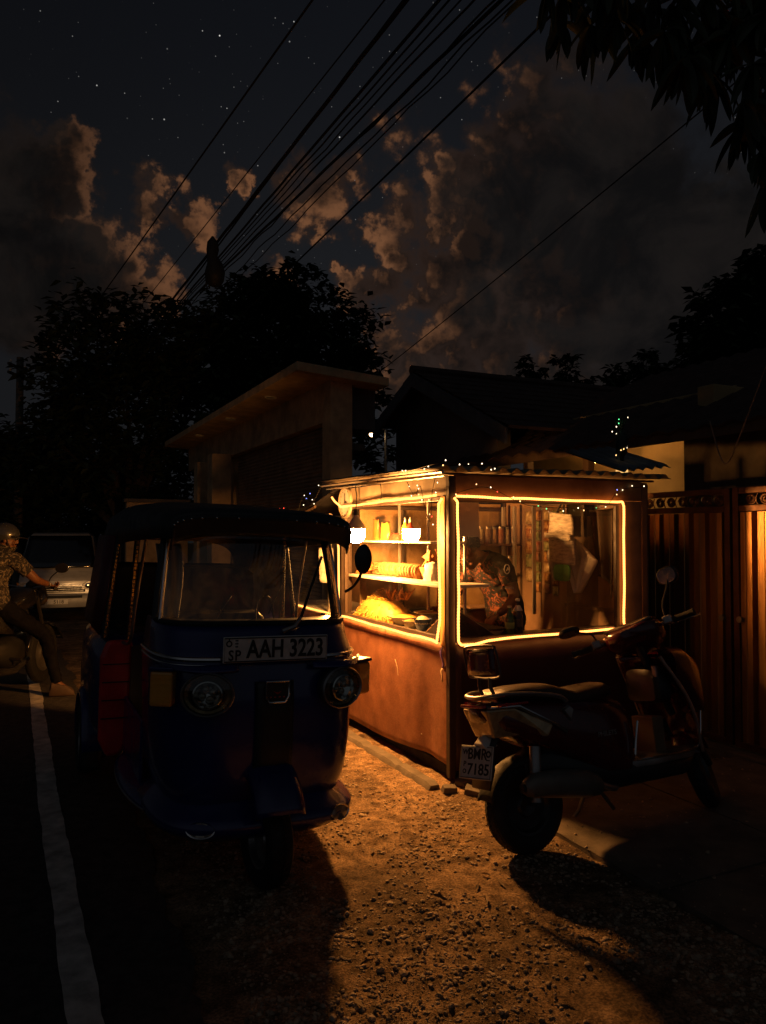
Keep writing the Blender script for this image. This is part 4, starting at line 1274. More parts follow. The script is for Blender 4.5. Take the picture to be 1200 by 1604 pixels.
# rear body
def rb(y, w_, z0, z1): return [(p[0], y, p[1]) for p in sup(w_, (z1 - z0) / 2, 28, .38, (0, (z0 + z1) / 2))]
MB().loft([rb(1.28, .50, .33, .92), rb(1.33, .585, .29, .95), rb(1.45, .615, .28, .96), rb(2.2, .625, .28, .97), rb(2.5, .60, .30, .96), rb(2.62, .54, .36, .9)]).build('rear_body', M['blue'], TK)
for sgn in (-1, 1):
    b = MB()
    poly = [(sgn * .435, .36), (sgn * .43, .93), (sgn * .565, .93), (sgn * .60, .84), (sgn * .595, .38), (sgn * .55, .285), (sgn * .48, .29)]
    rp_ = b.prism(poly, 1.225, 1.285, axis='y').build('entry_panel', M['red_vinyl'], TK, smooth=False, bevel=.02)
    rp_['label'] = 'glossy red padded entry panel'
    b = MB()
    for z in (.50, .60, .70, .80): b.box((sgn * .515, 1.222, z), (.145, .004, .006))
    b.build('panel_seam', M['black'], rp_, smooth=False)
    # posts with reflective gold strips
    for (x0, y0, x1, y1, z0, z1) in ((.575, 1.34, .505, 1.40, .93, 1.54), (.455, 1.26, .43, 1.20, .90, 1.56)):
        pst = MB().tube([(sgn * x0, y0, z0), (sgn * x1, y1, z1)], .016, 10).build('roof_post', M['black'], TK)
        b = MB()
        d = Vector((sgn * (x1 - x0), y1 - y0, z1 - z0))
        for i in range(26):
            p = Vector((sgn * x0, y0, z0)) + d * ((i + .8) / 27)
            b.box((p.x, p.y - .018, p.z), (.013, .003, .019))
        b.build('reflector_strip', mat('gold_strip', (.75, .42, .10), .22, .9, var=.3, scale=40) if 'gold_strip' not in D.materials else D.materials['gold_strip'], pst, smooth=False)
    MB().tube(smoothpath([(sgn * .49, 1.30, .92), (sgn * .47, 1.05, .95), (sgn * .455, .98, 1.2), (sgn * .44, .82, 1.52)], 6), .009, 8).build('grab_rail', M['steel'], TK)
    MB().loft([[(sgn * .60, 1.36, .95), (sgn * .59, 2.5, .95)], [(sgn * .555, 1.40, 1.25), (sgn * .55, 2.5, 1.25)], [(sgn * .52, 1.46, 1.52), (sgn * .515, 2.48, 1.52)]], closed=False).build('side_curtain', mat('dark_red_vinyl', (.10, .008, .010), .45, var=.3), TK, thick=.012)
    # fender + rear wheel
    def fd(u, v_):
        a = R(-14) + R(200) * v_
        return (sgn * (.50 + .17 * u - .03 * max(0, u - .8) * 5), 2.0 - .295 * math.cos(a), .235 + (.295 + .02 * (1 - u)) * math.sin(a) - .05 * max(0, u - .75) * 4 * .5)
    MB().sheet(fd, 8, 22).build('fender', M['blue'], TK, thick=.012)
    wheel(sgn * .585, 2.0, .215, .115, TK, 'rear_wheel')
    MB().sheet(lambda u, v_: (sgn * (.52 + .12 * u), 1.71 - .02 * v_, .23 - .14 * v_), 3, 5).build('mud_flap', M['black'], TK, thick=.008)
MB().loft([[(-.57, 2.56, .93), (.57, 2.56, .93)], [(-.51, 2.56, 1.33), (.51, 2.56, 1.33)]], closed=False).build('back_curtain', M['vinyl'], TK, thick=.01)
# seats and driver gear
def cushion(name, c, s, m, rx=0):
    b = MB()
    rings = []
    for (k, f) in ((-1, .86), (-.85, .97), (-.4, 1), (.4, 1), (.85, .97), (1, .86)):
        rings.append([(p[0] * f, p[1] * f, k * s[2] / 2) for p in sup(s[0] / 2, s[1] / 2, 24, .3)])
    return b.loft(rings).build(name, m, TK, loc=c, rot=(rx, 0, 0))
cushion('driver_seat', (0, .92, .66), (.62, .36, .14), M['plastic'])
cushion('driver_backrest', (0, 1.12, .92), (.58, .10, .36), M['plastic'], R(8))
cushion('passenger_seat', (0, 1.75, .70), (1.12, .48, .14), D.materials['dark_red_vinyl'])
cushion('passenger_backrest', (0, 2.12, 1.05), (1.02, .12, .55), M['plastic'], R(8))
MB().span((-.3, .76, .311), (.3, 1.1, .59)).build('seat_base', M['plastic'], TK, smooth=False, bevel=.01)  # unseen; added to stop bulb light passing under the seat
MB().span((-.44, 1.2, .311), (.44, 1.22, .9)).build('partition', M['plastic'], TK, smooth=False)  # unseen; added to stop bulb light crossing the cabin
MB().tube(smoothpath([(-.27, .62, 1.05), (-.17, .53, 1.10), (0, .48, 1.09), (.17, .53, 1.10), (.27, .62, 1.05)], 5), .015, 8).build('handlebar', M['plastic'], TK)
MB().cyl((0, .48, 1.08), (0, .14, .45), .028).build('steering_column', M['plastic'], TK)
b = MB()
b.tube(smoothpath([(.17, .52, 1.10), (.10, .38, 1.23), (.02, .32, 1.22), (.0, .28, 1.10)], 6), .005, 6)
b.tube(smoothpath([(.20, .53, 1.10), (.16, .36, 1.30), (.07, .3, 1.16)], 6), .004, 6)
b.tube(smoothpath([(-.14, .52, 1.10), (-.10, .37, 1.24), (-.20, .3, 1.12)], 6), .004, 6)
b.build('control_cables', M['cable'], TK)
def dash(u, v_): return (-.42 + .84 * u, .16 + .22 * v_ + .12 * abs(2 * u - 1) ** 3, 1.10 + .03 * math.sin(PI * v_))
MB().sheet(dash, 14, 6).build('dashboard', M['plastic'], TK, thick=.02)
# wiper and mirrors
b = MB().tube([(.06, .045, 1.105), (.115, .04, 1.125), (.16, .075, 1.17), (.27, .165, 1.40)], [.012, .011, .008, .005], 7)
wp = b.build('wiper', M['steel'], TK)
MB().tube([(.155, .068, 1.165), (.285, .165, 1.445)], .007, 6).build('wiper_blade', M['black'], wp)
for sgn in (1,):
    mr_ = MB().tube(smoothpath([(sgn * .455, .26, 1.27), (sgn * .475, .23, 1.29), (sgn * .497, .2, 1.33), (sgn * .510, .18, 1.385)], 5), .0075, 8).build('mirror', M['plastic'], TK)
    b = MB().ball((0, 0, 0), (.047, .02, .075), 18, 11)
    hd = b.build('mirror_shell', M['plastic'], mr_, loc=(sgn * .512, .175, 1.437))
    mg_ = MB().lathe([(0, .018), (.04, .0195), (.042, .016)], 20, axis='y').build('mirror_glass', M['chrome'], mr_, loc=(sgn * .512, .175, 1.437))
    mg_.scale = (1, 1, 1.6)
# cloth added for pale, reflection-like stripes at the left of the cabin
def tw(u, v_): return (-.40 + .12 * u + .012 * math.sin(v_ * 4), .48 + .02 * math.sin(u * 9), 1.50 - .36 * v_)
tag(MB().sheet(tw, 10, 14).build('towel', mat('teal_white_stripes', (.35, .40, .40), .9, var=.3, scale=3, col2=(.55, .52, .46), stretch=(9, .2, .6)), thick=.004, loc=TK.location, rot=(0, 0, ALPHA)), 'pale cloth added for reflection-like stripes behind the left side of the rickshaw windshield', 'towel')
def tb(u, v_): return (-.06 + .05 * math.sin(u * 5 + v_), .14 * (u - .5) * (1 - .25 * v_ * (v_ < .3)), -.02 - .26 * v_ - .04 * math.sin(PI * u) * v_)
tag(MB().sheet(tb, 10, 10).build('plastic_bag', M['paper_white'], thick=.004, loc=S(.04, KD + .32, 1.44), rot=(0, 0, ALPHA)), 'white plastic bag hanging at the side counter, seen beside the rickshaw windshield pillar', 'bag')
# ================================================================== parked scooter (local: y forward, x right, z up, origin under the rear wheel)
SR = math.atan2(.486, .874) - PI / 2
SCT = thing('scooter', 'dark red motor scooter leaning on its stand beside the stall, seen from behind', 'scooter', (.705, 3.735, .012), (0, R(-9), SR))
WB = 1.27
def sec(y, zc, w_, h, e=.6, n=22): return [(p[0], y, p[1]) for p in sup(w_, h, n, e, (0, zc))]
MB().loft([sec(-.25, .735, .03, .02), sec(-.23, .725, .085, .05), sec(-.15, .695, .125, .082), sec(0, .655, .155, .115), sec(.22, .60, .168, .155, .55), sec(.45, .535, .165, .195, .5), sec(.60, .50, .15, .20, .5), sec(.645, .50, .125, .17, .5)]).build('rear_body', M['maroon'], SCT)
# lower black belly, engine
MB().loft([sec(-.02, .38, .06, .07), sec(.1, .38, .11, .11), sec(.35, .34, .13, .13), sec(.62, .30, .14, .08), sec(1.0, .275, .14, .055), sec(1.12, .29, .10, .05)]).build('underbody', M['plastic'], SCT)
# two-part seat
MB().loft([sec(-.15, .785, .075, .012), sec(-.11, .79, .12, .03), sec(.0, .79, .14, .038), sec(.14, .785, .145, .042), sec(.20, .765, .145, .045), sec(.30, .735, .14, .045), sec(.44, .745, .13, .045), sec(.54, .755, .10, .04), sec(.60, .745, .06, .028)]).build('seat', mat('brown_black_seat', (.028, .019, .014), .38, var=.25, bump=.3, bscale=120), SCT)
# grab rail around the tail
gr = [(.155, .20, .735), (.158, .15, .765), (.152, .0, .79), (.135, -.13, .80), (.09, -.215, .795), (.0, -.24, .79)]
gr = gr + [(-x, y, z) for x, y, z in gr[-2::-1]]
MB().tube(smoothpath(gr, 6), .014, 10, flat=.8).build('grab_rail', M['steel'], SCT)
# pillion backrest: open tube loop on two stems
lp = smoothpath([(-.12, -.165, .885), (-.132, -.17, .93), (-.13, -.18, 1.01), (-.105, -.182, 1.032), (0, -.183, 1.036), (.105, -.182, 1.032), (.13, -.18, 1.01), (.132, -.17, .93), (.12, -.165, .885), (0, -.163, .877), (-.12, -.165, .885)], 5)
br_ = MB().tube(lp[:-1], .0065, 8, closed=True).build('backrest_frame', mat('dark_steel', (.10, .095, .09), .4, .7, var=.2), SCT)
b = MB()
for x in (-.045, .045): b.tube([(x, -.165, .88), (x, -.17, .84), (x * 1.1, -.15, .79)], .009, 8)
b.build('stem', D.materials['dark_steel'], br_)
def bk(u, v_): return (-.11 + .22 * u, -.177 - .012 * math.sin(PI * u), .895 + .125 * v_)
MB().sheet(bk, 6, 4).build('back_pad', M['maroon'], br_, thick=.012)
# tail lamp: wide wedge with clear lens and red strip
tl = MB().loft([[(-.10, -.245, .735), (.10, -.245, .735), (.075, -.20, .60), (-.075, -.20, .60)], [(-.145, -.11, .735), (.145, -.11, .735), (.12, -.09, .605), (-.12, -.09, .605)], [(-.165, .10, .64), (.165, .10, .64), (.165, .06, .585), (-.165, .06, .585)]]).build('tail_lamp', mat('amber_clear_lens', (.46, .34, .17), .15, .35, var=.4, scale=16, coat=.8), SCT, smooth=False, bevel=.008)
MB().box((0, -.25, .752), (.185, .02, .014)).build('red_lens', M['redlens'], tl, smooth=False, bevel=.003)
for sgn in (-1, 1): MB().tube([(sgn * .112, -.23, .745), (sgn * .150, -.09, .742), (sgn * .172, .11, .635), (sgn * .17, .17, .595)], .009, 8).build('lens_trim', M['chrome'], tl)
b = MB()
for sgn in (-1, 1): b.tube([(sgn * .135, -.20, .757), (sgn * .158, -.04, .755)], .006, 6)
b.build('red_trim', M['redlens'], tl)
# rear mudguard, plate lamp, plate
MB().loft([[(-.07, -.13, .61), (.07, -.13, .61)], [(-.075, -.205, .52), (.075, -.205, .52)], [(-.08, -.22, .42), (.08, -.22, .42)], [(-.065, -.245, .33), (.065, -.245, .33)]], closed=False).build('rear_mudguard', M['plastic'], SCT, thick=.014)
MB().loft([[(-.05, -.23, .555), (.05, -.23, .555), (.05, -.16, .56), (-.05, -.16, .56)], [(-.035, -.24, .575), (.035, -.24, .575), (.035, -.17, .6), (-.035, -.17, .6)], [(-.015, -.22, .60), (.015, -.22, .60), (.015, -.19, .62), (-.015, -.19, .62)]]).build('plate_lamp', M['plate_white'], SCT, smooth=False, bevel=.004)
pl2 = MB().box((0, 0, 0), (.20, .006, .155)).build('number_plate', M['plate_white'], SCT, smooth=False, bevel=.008, loc=(-.012, -.252, .452), rot=(R(-16), 0, R(14)))
MB().tube([(-.094, -.0045, -.071), (.094, -.0045, -.071), (.094, -.0045, .071), (-.094, -.0045, .071)], .0022, 6, closed=True).build('plate_border', M['ink'], pl2)
lettering('BMR', .072, .001, M['ink'], pl2, (.006, -.004, .036), RX, .0012, sx=.85)
lettering('7185', .072, .001, M['ink'], pl2, (.018, -.004, -.034), RX, .0012, sx=.95)
lettering('W', .034, .001, M['ink'], pl2, (-.068, -.004, .045), RX, .0006)
lettering('P', .034, .001, M['ink'], pl2, (-.068, -.004, -.01), RX, .0006)
MB().lathe([(.006, -.001), (.011, -.001), (.011, .001), (.006, .001)], 12, axis='y', c=(-.066, -.004, -.043)).build('emblem', M['ink'], pl2, smooth=False)
MB().lathe([(.008, -.001), (.016, -.001), (.016, .001), (.008, .001)], 12, axis='y', c=(.074, -.004, .04)).build('emblem', M['ink'], pl2, smooth=False)
MB().box((.074, -.004, .012), (.02, .002, .005)).build('emblem', M['ink'], pl2, smooth=False)
# indicators and side badge, lettering
for sgn in (-1, 1):
    MB().loft([[(sgn * .160, .155, .66), (sgn * .165, .20, .68), (sgn * .168, .225, .66), (sgn * .166, .205, .60)], [(sgn * .176, .165, .657), (sgn * .178, .20, .672), (sgn * .18, .218, .656), (sgn * .178, .2, .615)]]).build('side_badge', M['steel'], SCT, smooth=False)
lettering('PHILETS', .034, .001, M['steel'], SCT, (.172, .43, .515), (R(90), 0, R(90)), .0006, sx=1.05)
# wheels
RW = wheel(0, 0, .215, .10, SCT, 'rear_wheel', rim=M['plastic'])
# exhaust
ex = MB().loft([[(p[0] + .165, y, p[1] + zc) for p in sup(r_ * .8, r_, 18, .8)] for (y, zc, r_) in ((-.12, .335, .028), (-.10, .335, .042), (-.06, .338, .055), (.10, .325, .066), (.26, .30, .066), (.33, .285, .05), (.36, .28, .02))]).build('muffler', mat('grey_muffler', (.16, .145, .12), .45, .35, var=.3), SCT)
MB().cyl((.165, -.135, .335), (.165, -.11, .335), .02).build('tailpipe', M['plastic'], ex)
MB().tube(smoothpath([(.16, .34, .285), (.13, .48, .24), (.03, .55, .27)], 5), .016, 8).build('exhaust_pipe', M['steel'], ex)
b = MB().cyl((.10, .02, .50), (.12, -.02, .25), .028, n=12)
b.build('shock_absorber', M['steel'], SCT)
MB().tube([(.13, .33, .30), (.175, .36, .22), (.185, .40, .16)], .010, 8).build('foot_peg', M['plastic'], SCT)
MB().tube([(-.10, .50, .22), (-.20, .52, .08), (-.235, .47, .012)], .011, 8).build('side_stand', M['steel'], SCT)
# floorboard, leg shield
MB().loft([sec(.60, .335, .135, .022, .3), sec(.75, .332, .155, .022, .3), sec(1.05, .335, .15, .022, .3), sec(1.12, .35, .12, .022, .3)]).build('floorboard', M['steel'], SCT)['label'] = 'metal covered floorboard'
MB().tube(smoothpath([(.165, .655, .55), (.158, .625, .42), (.158, .63, .365), (.17, .75, .356), (.17, 1.02, .358), (.165, 1.10, .40), (.17, 1.13, .55)], 5), .006, 8).build('floor_trim', M['chrome'], SCT)
def shield(u, v_):
    k = 2 * u - 1
    w_ = .175 - .02 * v_ + .03 * math.sin(PI * v_)
    y0 = 1.10 - .21 * v_ + .12 * math.sin(PI * v_) ** 1.5 * .3
    return (w_ * k, y0 + .10 * (1 - abs(k) ** 2.2) * (.6 + .4 * math.sin(PI * v_)), .34 + .52 * v_)
ls = MB().sheet(shield, 16, 16).build('leg_shield', M['maroon'], SCT, thick=.018)
MB().tube([shield(1, i / 12) for i in range(13)], .009, 8).build('shield_edge', M['steel'], ls)
MB().tube([shield(0, i / 12) for i in range(13)], .009, 8).build('shield_edge', M['steel'], ls)
MB().loft([sec(1.0, .80, .16, .10), sec(1.12, .76, .15, .14), sec(1.24, .68, .11, .16), sec(1.32, .61, .05, .10), sec(1.345, .58, .02, .04)]).build('front_fairing', M['maroon'], SCT)
MB().loft([sec(.97, .70, .13, .1, .4), sec(.90, .70, .12, .09, .4), sec(.885, .69, .10, .07, .4)]).build('inner_box', M['plastic'], SCT)
bx = MB().box((0, .90, .445), (.15, .08, .19)).build('floor_box', mat('brown_cardboard', (.17, .10, .05), .85, var=.25), SCT, smooth=False, bevel=.004)
MB().box((.1, .90, .78), (.03, .02, .06)).build('key_switch', M['steel'], SCT, smooth=False, bevel=.004)
# steering assembly: an empty on the tilted steering axis turned to the left
STE = D.objects.new('steering', None)
COL.objects.link(STE)
STE.empty_display_size = .1
STE.parent = SCT
RAKE = R(26)
ax = Vector((0, -math.sin(RAKE), math.cos(RAKE)))
hb0 = Vector((0, .875, .985))
STE.location = hb0
STE.rotation_mode = 'QUATERNION'
from mathutils import Quaternion
STE.rotation_quaternion = Quaternion(ax, R(38))
def sp(x, y, z): return (x, y - hb0.y, z - hb0.z)
MB().loft([[(p[0], y - hb0.y, p[1] + z - hb0.z) for p in sup(w_, h, 20, .7)] for (y, z, w_, h) in ((.74, .985, .05, .02), (.78, .985, .13, .045), (.86, .98, .17, .065), (.95, .965, .165, .075), (1.03, .94, .12, .06), (1.07, .92, .05, .03))]).build('handlebar_cowl', M['maroon'], STE)
MB().loft([[(p[0], y - hb0.y, p[1] + z - hb0.z) for p in sup(w_, h, 20, .7)] for (y, z, w_, h) in ((.77, 1.02, .06, .006), (.80, 1.034, .14, .01), (.90, 1.036, .15, .012), (.96, 1.025, .09, .008))]).build('instrument_panel', mat('instrument_face', (.16, .12, .08), .12, .4, var=.4, scale=14, coat=1), STE)
MB().lathe([(0, .02), (.07, .015), (.078, 0), (0, 0)], 18, axis='y', c=sp(0, 1.05, .94)).build('headlight', M['clear'], STE)
MB().tube([sp(-.345, .83, .985), sp(-.16, .87, .985), sp(.16, .87, .985), sp(.345, .83, .985)], .011, 8).build('handlebar', M['steel'], STE)
for sgn in (-1, 1):
    MB().tube([sp(sgn * .235, .857, .985), sp(sgn * .25, .854, .985), sp(sgn * .34, .833, .985), sp(sgn * .352, .83, .985)], [.021, .018, .018, .021], 10).build('grip', M['black'], STE)
    MB().box(sp(sgn * .205, .862, .995), (.05, .045, .045)).build('switch_block', M['steel'], STE, smooth=False, bevel=.008)
    MB().tube([sp(sgn * .20, .885, .98), sp(sgn * .24, .91, .975), sp(sgn * .35, .905, .97), sp(sgn * .37, .90, .97)], [.008, .006, .006, .008], 7).build('brake_lever', M['chrome'], STE)
    ms = MB().tube(smoothpath([sp(sgn * .20, .87, 1.01), sp(sgn * .21, .87, 1.08), sp(sgn * .265, .875, 1.16), sp(sgn * .285, .88, 1.20)] if sgn > 0 else [sp(-.20, .87, 1.01), sp(-.215, .87, 1.06), sp(-.27, .875, 1.09), sp(-.30, .88, 1.105)], 5), .0055, 8).build('mirror', M['plastic'], STE)
    mloc, mrot = (sp(.295, .885, 1.225), (R(4), 0, R(-22))) if sgn > 0 else (sp(-.335, .885, 1.115), (R(72), 0, R(20)))
    MB().loft([[(p[0], y, p[1]) for p in sup(.062 * k, .048 * k, 20, .75)] for (y, k) in ((-.012, .9), (-.006, 1), (.006, 1), (.02, .7), (.026, .2))]).build('mirror_shell', M['plastic'], ms, loc=mloc, rot=mrot)
    MB().add([(p[0], -.0135, p[1]) for p in sup(.054, .041, 20, .75)], [tuple(range(20))]).build('mirror_glass', M['chrome'], ms, smooth=False, loc=mloc, rot=mrot)
# fork, front wheel and guard, in the steering frame
ax0 = Vector((0, WB, .215))
b = MB()
for sgn in (-1, 1): b.tube([sp(sgn * .065, WB - .0, .215), sp(sgn * .065, WB - .165, .52)], .018, 8)
b.tube([sp(0, WB - .165, .53), sp(0, .885, .93)], .022, 8)
b.build('fork', M['plastic'], STE)
FW = wheel(0, WB - hb0.y, .215, .09, STE, 'front_wheel', rim=M['plastic'])
FW.location = sp(0, WB, .215)
def fm(u, v_):
    a = R(20) + R(140) * v_
    k = 2 * u - 1
    return sp(.068 * k, WB - .245 * math.cos(a), .215 + (.245 - .035 * abs(k) ** 3) * math.sin(a))
MB().sheet(fm, 10, 18).build('front_mudguard', M['maroon'], STE, thick=.008)

def rf(u, v_):
    a = R(14) + R(140) * v_
    k_ = 2 * u - 1
    return (.062 * k_, -.236 * math.cos(a), .215 + (.236 - .03 * abs(k_) ** 3) * math.sin(a))
MB().sheet(rf, 8, 18).build('inner_fender', M['black'], SCT, thick=.008)
for c in kids(SCT):
    if c.name.split('.')[0] in ('rear_body', 'seat', 'grab_rail', 'backrest_frame', 'tail_lamp', 'plate_lamp'): c.location.z -= .04
def local(o):
    q = o.rotation_quaternion if o.rotation_mode == 'QUATERNION' else o.rotation_euler
    return Matrix.LocRotScale(o.location, q, o.scale)
MS = local(STE)
for c in kids(STE):
    mx = MS @ local(c)
    c.parent = SCT
    c.matrix_basis = mx
D.objects.remove(STE)
# ================================================================== people
def skin(joints, edges, root, sub=2):
    names_ = list(joints)
    me = D.meshes.new('skin')
    me.from_pydata([joints[n][0] for n in names_], [(names_.index(a), names_.index(c)) for a, c in edges], [])
    o = D.objects.new('skin', me)
    COL.objects.link(o)
    m = o.modifiers.new('Skin', 'SKIN')
    m.use_smooth_shade = True
    for i, n in enumerate(names_):
        r = joints[n][1]
        sv = me.skin_vertices[0].data[i]
        sv.radius = r if isinstance(r, tuple) else (r, r)
        sv.use_root = (n == root)
    s = o.modifiers.new('Sub', 'SUBSURF')
    s.levels = s.render_levels = sub
    return evaluated(o)
def fuse(meshes, voxel, name, m, parent, sm=2):
    bm = bmesh.new()
    for me in meshes:
        bm.from_mesh(me)
    me = D.meshes.new(name)
    bm.to_mesh(me)
    bm.free()
    o = D.objects.new(name, me)
    COL.objects.link(o)
    r = o.modifiers.new('Remesh', 'REMESH')
    r.mode = 'VOXEL'
    r.voxel_size = voxel
    if sm:
        k = o.modifiers.new('Smooth', 'SMOOTH')
        k.iterations = sm
        k.factor = .4
    me2 = evaluated(o)
    me2.shade_smooth()
    return link(name, me2, m, parent)
def head_mesh(c, fwd, up, k=1.0):
    f, u = Vector(fwd).normalized(), Vector(up).normalized()
    s_ = f.cross(u).normalized()
    u = s_.cross(f).normalized()
    Mx = Matrix((s_, f, u)).transposed().to_4x4()
    Mx.translation = Vector(c)
    b = MB()
    def e(x, y, z, rx, ry, rz): b.ball((x * k, y * k, z * k), (rx * k, ry * k, rz * k), 18, 12, Mx)
    e(0, -.012, .03, .076, .096, .088)      # skull
    e(0, .018, -.035, .062, .075, .078)     # face
    e(0, .045, -.088, .036, .036, .026)     # chin
    e(0, .087, -.005, .052, .016, .016)     # brow
    e(0, .098, -.030, .012, .020, .026)     # nose
    e(0, .103, -.042, .017, .014, .011)
    for q in (-1, 1):
        e(q * .077, -.005, -.018, .010, .020, .032)
        e(q * .036, .070, -.045, .024, .018, .02)
    e(0, .086, -.066, .024, .012, .007)
    e(0, .084, -.078, .020, .012, .008)
    return b, Mx
def face_parts(Mx, parent, k=1.0):
    for q in (-1, 1):
        MB().ball((q * .032 * k, .083 * k, -.016 * k), (.013 * k, .008 * k, .008 * k), 10, 7, Mx).build('eye', M['eye'], parent)
        MB().tube([Mx @ Vector((q * .014 * k, .102 * k, .006 * k)), Mx @ Vector((q * .034 * k, .099 * k, .012 * k)), Mx @ Vector((q * .052 * k, .086 * k, .005 * k))], [.004, .005, .003], 6).build('eyebrow', M['hair'], parent)
    MB().tube([Mx @ Vector((-.02 * k, .093 * k, -.072 * k)), Mx @ Vector((0, .099 * k, -.072 * k)), Mx @ Vector((.02 * k, .093 * k, -.072 * k))], [.003, .005, .003], 6).build('lips', M['lip'], parent)
M['eye'] = mat('eye', (.05, .035, .03), .2, var=.2)
M['lip'] = mat('lips', (.16, .05, .04), .5, var=.1)
def hand_pieces(wrist, palm_dir, side, curl=.5, k=1.0):
    """palm + five bent fingers; side = thumb direction"""
    w, d, sd = Vector(wrist), Vector(palm_dir).normalized(), Vector(side).normalized()
    sd = (sd - d * sd.dot(d)).normalized()
    n = d.cross(sd).normalized()
    out = []
    J = {'a': (w, (.024, .017)), 'b': (w + d * .045 * k, (.036, .014)), 'c': (w + d * .085 * k, (.038, .012))}
    out.append(skin(J, [('a', 'b'), ('b', 'c')], 'a', 2))
    for i, (off, ln) in enumerate(((.030, .070), (.010, .080), (-.010, .075), (-.029, .058))):
        b0 = w + d * .070 * k + sd * off * k
        p = [b0]
        ang = .15
        cur = b0
        for j, f in enumerate((.30, .36, .28, .2)):
            ang += curl * (.25 if j == 0 else .75)
            dd = d * math.cos(ang) + n * math.sin(ang)
            cur = cur + dd * ln * f * k
            p.append(cur)
        b = MB().tube(p, [.0095, .0092, .0085, .0078, .005], 9)
        out.append(b.mesh('f'))
    t0 = w + d * .022 * k + sd * .022 * k
    t1 = t0 + (d * .5 + sd * .75 + n * .15).normalized() * .04 * k
    t2 = t1 + (d * .85 + sd * .2 + n * .45).normalized() * .03 * k
    t3 = t2 + (d * .85 + n * .5).normalized() * .022 * k
    out.append(MB().tube([t0, t1, t2, t3], [.013, .011, .0098, .006], 9).mesh('t'))
    return out

def cover(body, joints, rules, name, m, parent, off=.012, wr=.007):
    """clothing: the part of the body surface nearest to the given bones, lifted off the skin"""
    segs = [(a, c, joints[a][0], joints[c][0]) for a, c in rules['all']]
    me = body.data
    pick = []
    for v_ in me.vertices:
        best, bk_ = 9, None
        for a, c, p, r in segs:
            d = r - p
            t = (v_.co - p).dot(d) / d.length_squared
            tc_ = max(0, min(1, t))
            ra, rc_ = joints[a][1], joints[c][1]
            ra = max(ra) if isinstance(ra, tuple) else ra
            rc_ = max(rc_) if isinstance(rc_, tuple) else rc_
            k = (v_.co - p - d * tc_).length - (ra + (rc_ - ra) * tc_) * .8
            if k < best: best, bk_ = k, (a, c, t)
        lo, hi = rules.get(bk_[:2], (2, 1))
        pick.append(lo <= bk_[2] <= hi)
    bm = bmesh.new()
    bm.from_mesh(me)
    bm.verts.ensure_lookup_table()
    bmesh.ops.delete(bm, geom=[f for f in bm.faces if not all(pick[v_.index] for v_ in f.verts)], context='FACES')
    bmesh.ops.smooth_vert(bm, verts=[v_ for v_ in bm.verts if v_.is_boundary], factor=.5, use_axis_x=True, use_axis_y=True, use_axis_z=True)
    bm.normal_update()
    for v_ in bm.verts:
        n1 = noise.noise(v_.co * 13) + .6 * noise.noise(v_.co * 27)
        v_.co += v_.normal * (off + wr * n1)
    out = D.meshes.new(name)
    bm.to_mesh(out)
    bm.free()
    out.shade_smooth()
    return link(name, out, m, parent)

def graphic(name, base, marks, scale, thr, dist=1.2):
    """cotton with an irregular printed pattern"""
    m = D.materials.new(name)
    nt = nodes_of(m)
    L = nt.links.new
    out = nd(nt, 'ShaderNodeOutputMaterial')
    b = nd(nt, 'ShaderNodeBsdfPrincipled', )
    b.inputs['Roughness'].default_value = .85
    tc = nd(nt, 'ShaderNodeTexCoord')
    nz = nd(nt, 'ShaderNodeTexNoise', i_Scale=scale, i_Detail=2.0, i_Distortion=dist)
    L(tc.outputs['Object'], nz.inputs['Vector'])
    rp = nd(nt, 'ShaderNodeValToRGB')
    cr = rp.color_ramp
    cr.interpolation = 'CONSTANT'
    cr.elements[0].color = c4(base)
    cr.elements[0].position = 0
    cr.elements[1].position = thr
    cr.elements[1].color = c4(marks[0])
    pos = thr
    for c_ in marks[1:] + [base]:
        pos += .035
        e = cr.elements.new(min(.99, pos))
        e.color = c4(c_)
    L(nz.outputs['Fac'], rp.inputs['Fac'])
    L(rp.outputs['Color'], b.inputs['Base Color'])
    L(b.outputs[0], out.inputs[0])
    return m, nt, b, rp

# ---- the cook (coordinates in the street frame, origin at his feet)
CO = Vector((.99, .84, 0))
def q(t, s, z): return Vector((t, s, z)) - CO
ck = thing('person', 'cook in a black printed t-shirt bending over the griddle inside the stall', 'person', S(CO.x, CO.y, .0), (0, 0, ALPHA))
J = {'pel': (q(1.00, .85, .93), (.15, .115)), 'bel': (q(.97, .84, 1.05), (.14, .105)), 'che': (q(.90, .82, 1.20), (.155, .115)), 'uch': (q(.83, .80, 1.315), (.125, .085)), 'nek': (q(.745, .785, 1.365), .056), 'hd': (q(.68, .77, 1.385), .055),
     'lsh': (q(.835, .63, 1.305), .062), 'lel': (q(.875, .55, 1.09), .043), 'lfo': (q(.79, .50, 1.02), .040), 'lwr': (q(.665, .46, .965), .027),
     'rsh': (q(.80, .985, 1.29), .062), 'rel': (q(.70, 1.07, 1.08), .043), 'rwr': (q(.50, .92, 1.0), .027),
     'lhp': (q(1.02, .76, .86), .09), 'lkn': (q(.97, .74, .47), .058), 'lan': (q(1.02, .74, .09), .04), 'lto': (q(.90, .73, .035), .035),
     'rhp': (q(1.02, .94, .86), .09), 'rkn': (q(.97, .96, .47), .058), 'ran': (q(1.02, .96, .09), .04), 'rto': (q(.90, .97, .035), .035)}
